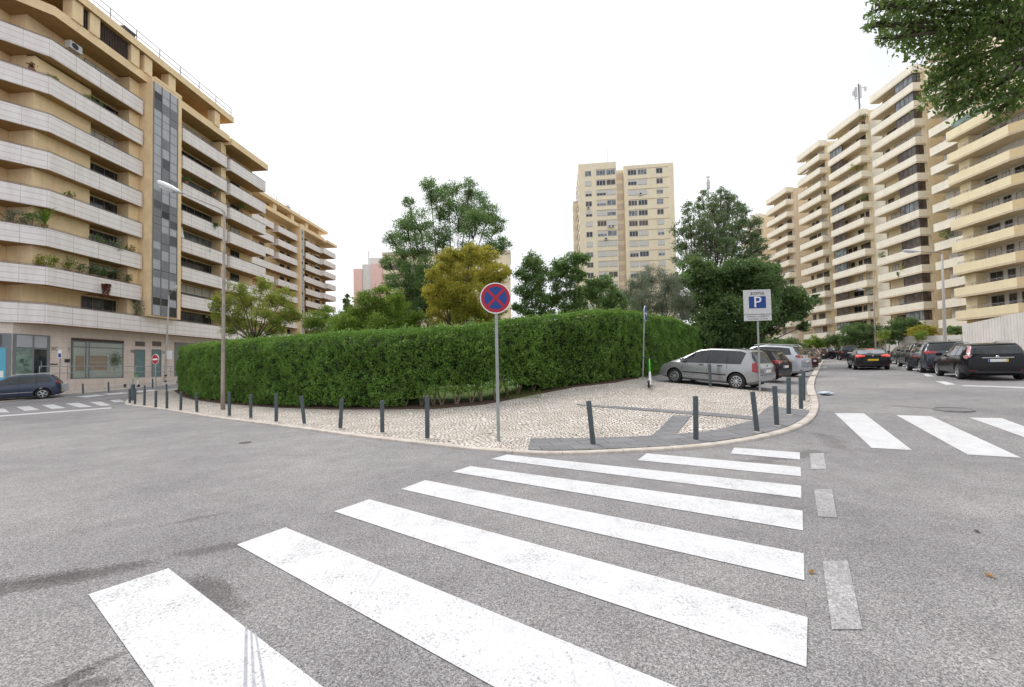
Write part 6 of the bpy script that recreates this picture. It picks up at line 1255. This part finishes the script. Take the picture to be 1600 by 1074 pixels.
# street lamps
def lamp(label, base, top, armend, headlen, r0, r1, mat='lamp_grey', dz=KH, Yb=None, arm_r=.035, headw=.15):
    p = G(*base, dz) if Yb is None else atg(base[0], Yb)
    q = at(top[0], top[1], p.y); t = thing('street_lamp', label, 'street lamp', p, 0, 'street lamps'); ax = q - p
    b = MB(); b.tube([(0, 0, -.1), ax * .12, ax * .5, ax], [r0, r0 * .97, (r0 + r1) / 2, r1], 12); b.build('pole', mat, t, True)
    e = at(armend[0], armend[1], p.y) - p; d = (e - ax); b = MB(); b.tube([ax - Vector((0, 0, .25)), ax + Vector((0, 0, -.02)), ax + d * .12 + Vector((0, 0, .06)), e], [r1 * .8, r1 * .8, arm_r, arm_r * .8], 8); b.build('arm', 'rail_metal', t, True)
    dn = d.normalized(); b = MB(); S = [(0, .25), (.12, .6), (.35, .95), (.7, 1), (.92, .75), (1, .3)]; rings = []
    for u, w_ in S:
        c = e + dn * headlen * u; sd = Vector((-dn.y, dn.x, 0)).normalized(); rings.append([c + sd * headw * w_ * x + Vector((0, 0, headw * w_ * z * .62)) for x, z in ((-1, -.45), (-.6, -.8), (.6, -.8), (1, -.45), (.8, .5), (.35, .95), (-.35, .95), (-.8, .5))])
    n = 8; b.add([v for r_ in rings for v in r_], [(i * n + j, i * n + (j + 1) % n, (i + 1) * n + (j + 1) % n, (i + 1) * n + j) for i in range(len(S) - 1) for j in range(n)] + [tuple(range(n)), tuple(range(n * (len(S) - 1), n * len(S)))])
    hd = b.build('lamp_head', 'lamp_white', t, True); b = MB(); c = e + dn * headlen * .6 - Vector((0, 0, headw * .52)); b.tube([c - dn * headlen * .28, c, c + dn * headlen * .28], [headw * .3, headw * .5, headw * .3], 8); b.build('lens', 'lamp_glass', hd); return t, p, ax
lamp('tall tapering lamp post standing on the cobbles before the hedge, long arm to the left', (348.3, 640), (350.3, 331), (284, 301.5), 1.18, .088, .045, 'lamp_rust', arm_r=.022, headw=.24)
t, p, ax = lamp('slim lamp post with stickers at its base before the shop doors', (258, 603), (264, 462), (271, 453.5), .55, .11, .05, 'lamp_grey', Yb=39.5, headw=.16)
b = MB(); s_ = p.y / F; c = at(264, 555, p.y) - p; b.box(-.1, .42, -.13, -.11, -.4, .4); sgn(b, 'notice', 'sign_white', c, 0)
for k, yy in enumerate((587, 592, 597)): b = MB(); b.lathe([(.1125, -.07), (.1125, .07)], 'z', 12); sgn(b, 'sticker', 'ink' if k != 1 else 'sign_grey', at(258.8, yy, p.y) - p, 0)
lamp('tall lamp post with long arm to the left before the yellow tower', (1478, 545), (1472, 396), (1437, 393.5), 1.6, .15, .07, 'lamp_grey', Yb=38, headw=.2)
lamp('farther lamp post among the rounded bushes before the cream towers', (1369, 548), (1365, 457), (1352, 454), 1.3, .12, .06, 'lamp_rust', Yb=55, headw=.2)
# e-scooters
def scooter(label, p, rz, grp='electric scooters'):
    t = thing('electric_scooter', label, 'scooter', p, rz, grp)
    b = MB(); b.box(-.42, .30, -.075, .075, .10, .15); b.build('deck', 'scooter_white', t)
    b = MB(); b.tube([(.28, 0, .13), (.40, 0, .24), (.46, 0, .42), (.43, 0, .62)], [.05, .06, .05, .036], 10); b.build('front_frame', 'scooter_white', t, True)
    b = MB(); b.tube([(.43, 0, .60), (.36, 0, 1.14)], [.034, .026], 10); b.build('stem', 'scooter_green', t, True)
    b = MB(); b.tube([(.30, -.26, 1.19), (.36, -.12, 1.17), (.36, .12, 1.17), (.30, .26, 1.19)], .016, 8); b.box(.33, .39, -.05, .05, 1.14, 1.20); b.build('handlebar', 'black_plastic', t)
    for x, r_ in ((.50, .12), (-.50, .11)):
        b = MB(); b.lathe([(r_ * .5, -.03), (r_ * .9, -.035), (r_, -.02), (r_, .02), (r_ * .9, .035), (r_ * .5, .03)], 'y', 20, 0, (x, 0, r_)); w_ = b.build('wheel', 'black_rubber', t, True); b = MB(); b.lathe([(r_ * .5, -.028), (r_ * .5, .028)], 'y', 12, 0, (x, 0, r_)); b.build('hub', 'rail_metal', w_)
    for x in (.50,):
        b = MB(); b.tube([(x - .02, .055, .12), (x - .06, .05, .34)], .014, 6); b.tube([(x - .02, -.055, .12), (x - .06, -.05, .34)], .014, 6); b.build('fork', 'scooter_white', t)
    b = MB(); b.tube([(-.64, 0, .16), (-.6, 0, .23), (-.48, 0, .26), (-.38, 0, .2)], [.02, .045, .045, .03], 6); b.build('mudguard', 'black_plastic', t, True)
    b = MB(); b.tube([(0, .05, .1), (-.05, .16, .01)], .01, 5); b.build('kickstand', 'rail_metal', t); return t
p = G(1015, 605.5, KH); scooter('green and white electric scooter parked beside the silver car', p, radians(68))
p = at(203, 603, 30); p.z = gz(p.x, p.y) + KH; scooter('green and white electric scooter near the shops on the far left', G(206, 605.5, KH), radians(8))
# folded parasol and deckchair on balconies
u, z = FA.uz(284, 393, .4); q = FA.w(u, .4, 0); z = 15.2 + .3
t = thing('parasol', 'closed white parasol on a balcony right of the grey panel', 'parasol', (q.x, q.y, z)); b = MB(); b.tube([(0, 0, 0), (0, 0, 2.3)], .03, 6); b.build('pole', 'white_frame', t); b = MB(); b.lathe([(.32, .7), (.26, .9), (.14, 1.5), (.05, 2.15), (.02, 2.35)], 'z', 10); b.build('canopy', 'sign_white', t)
q = at(12, 478, 34.6); FAx = thing('deck_chair', 'folded pale deckchair leaning on the terrace at the far left', 'deckchair', (q.x + .3, q.y, 5.82 + .25 + .9), radians(20))
b = MB(); b.tube([(-.3, -.25, 0), (.2, -.25, 1.25)], .025, 6); b.tube([(-.3, .25, 0), (.2, .25, 1.25)], .025, 6); b.tube([(.35, -.22, 0), (0, -.22, .8)], .025, 6); b.tube([(.35, .22, 0), (0, .22, .8)], .025, 6); b.build('frame', 'white_frame', FAx)
b = MB(); b.add([(-.2, -.24, .25), (.17, -.24, 1.2), (.17, .24, 1.2), (-.2, .24, .25), (-.18, -.24, .24), (.19, -.24, 1.19), (.19, .24, 1.19), (-.18, .24, .24)], [(0, 1, 2, 3), (7, 6, 5, 4), (0, 4, 5, 1), (1, 5, 6, 2), (2, 6, 7, 3), (3, 7, 4, 0)]); b.build('seat', 'blind', FAx)
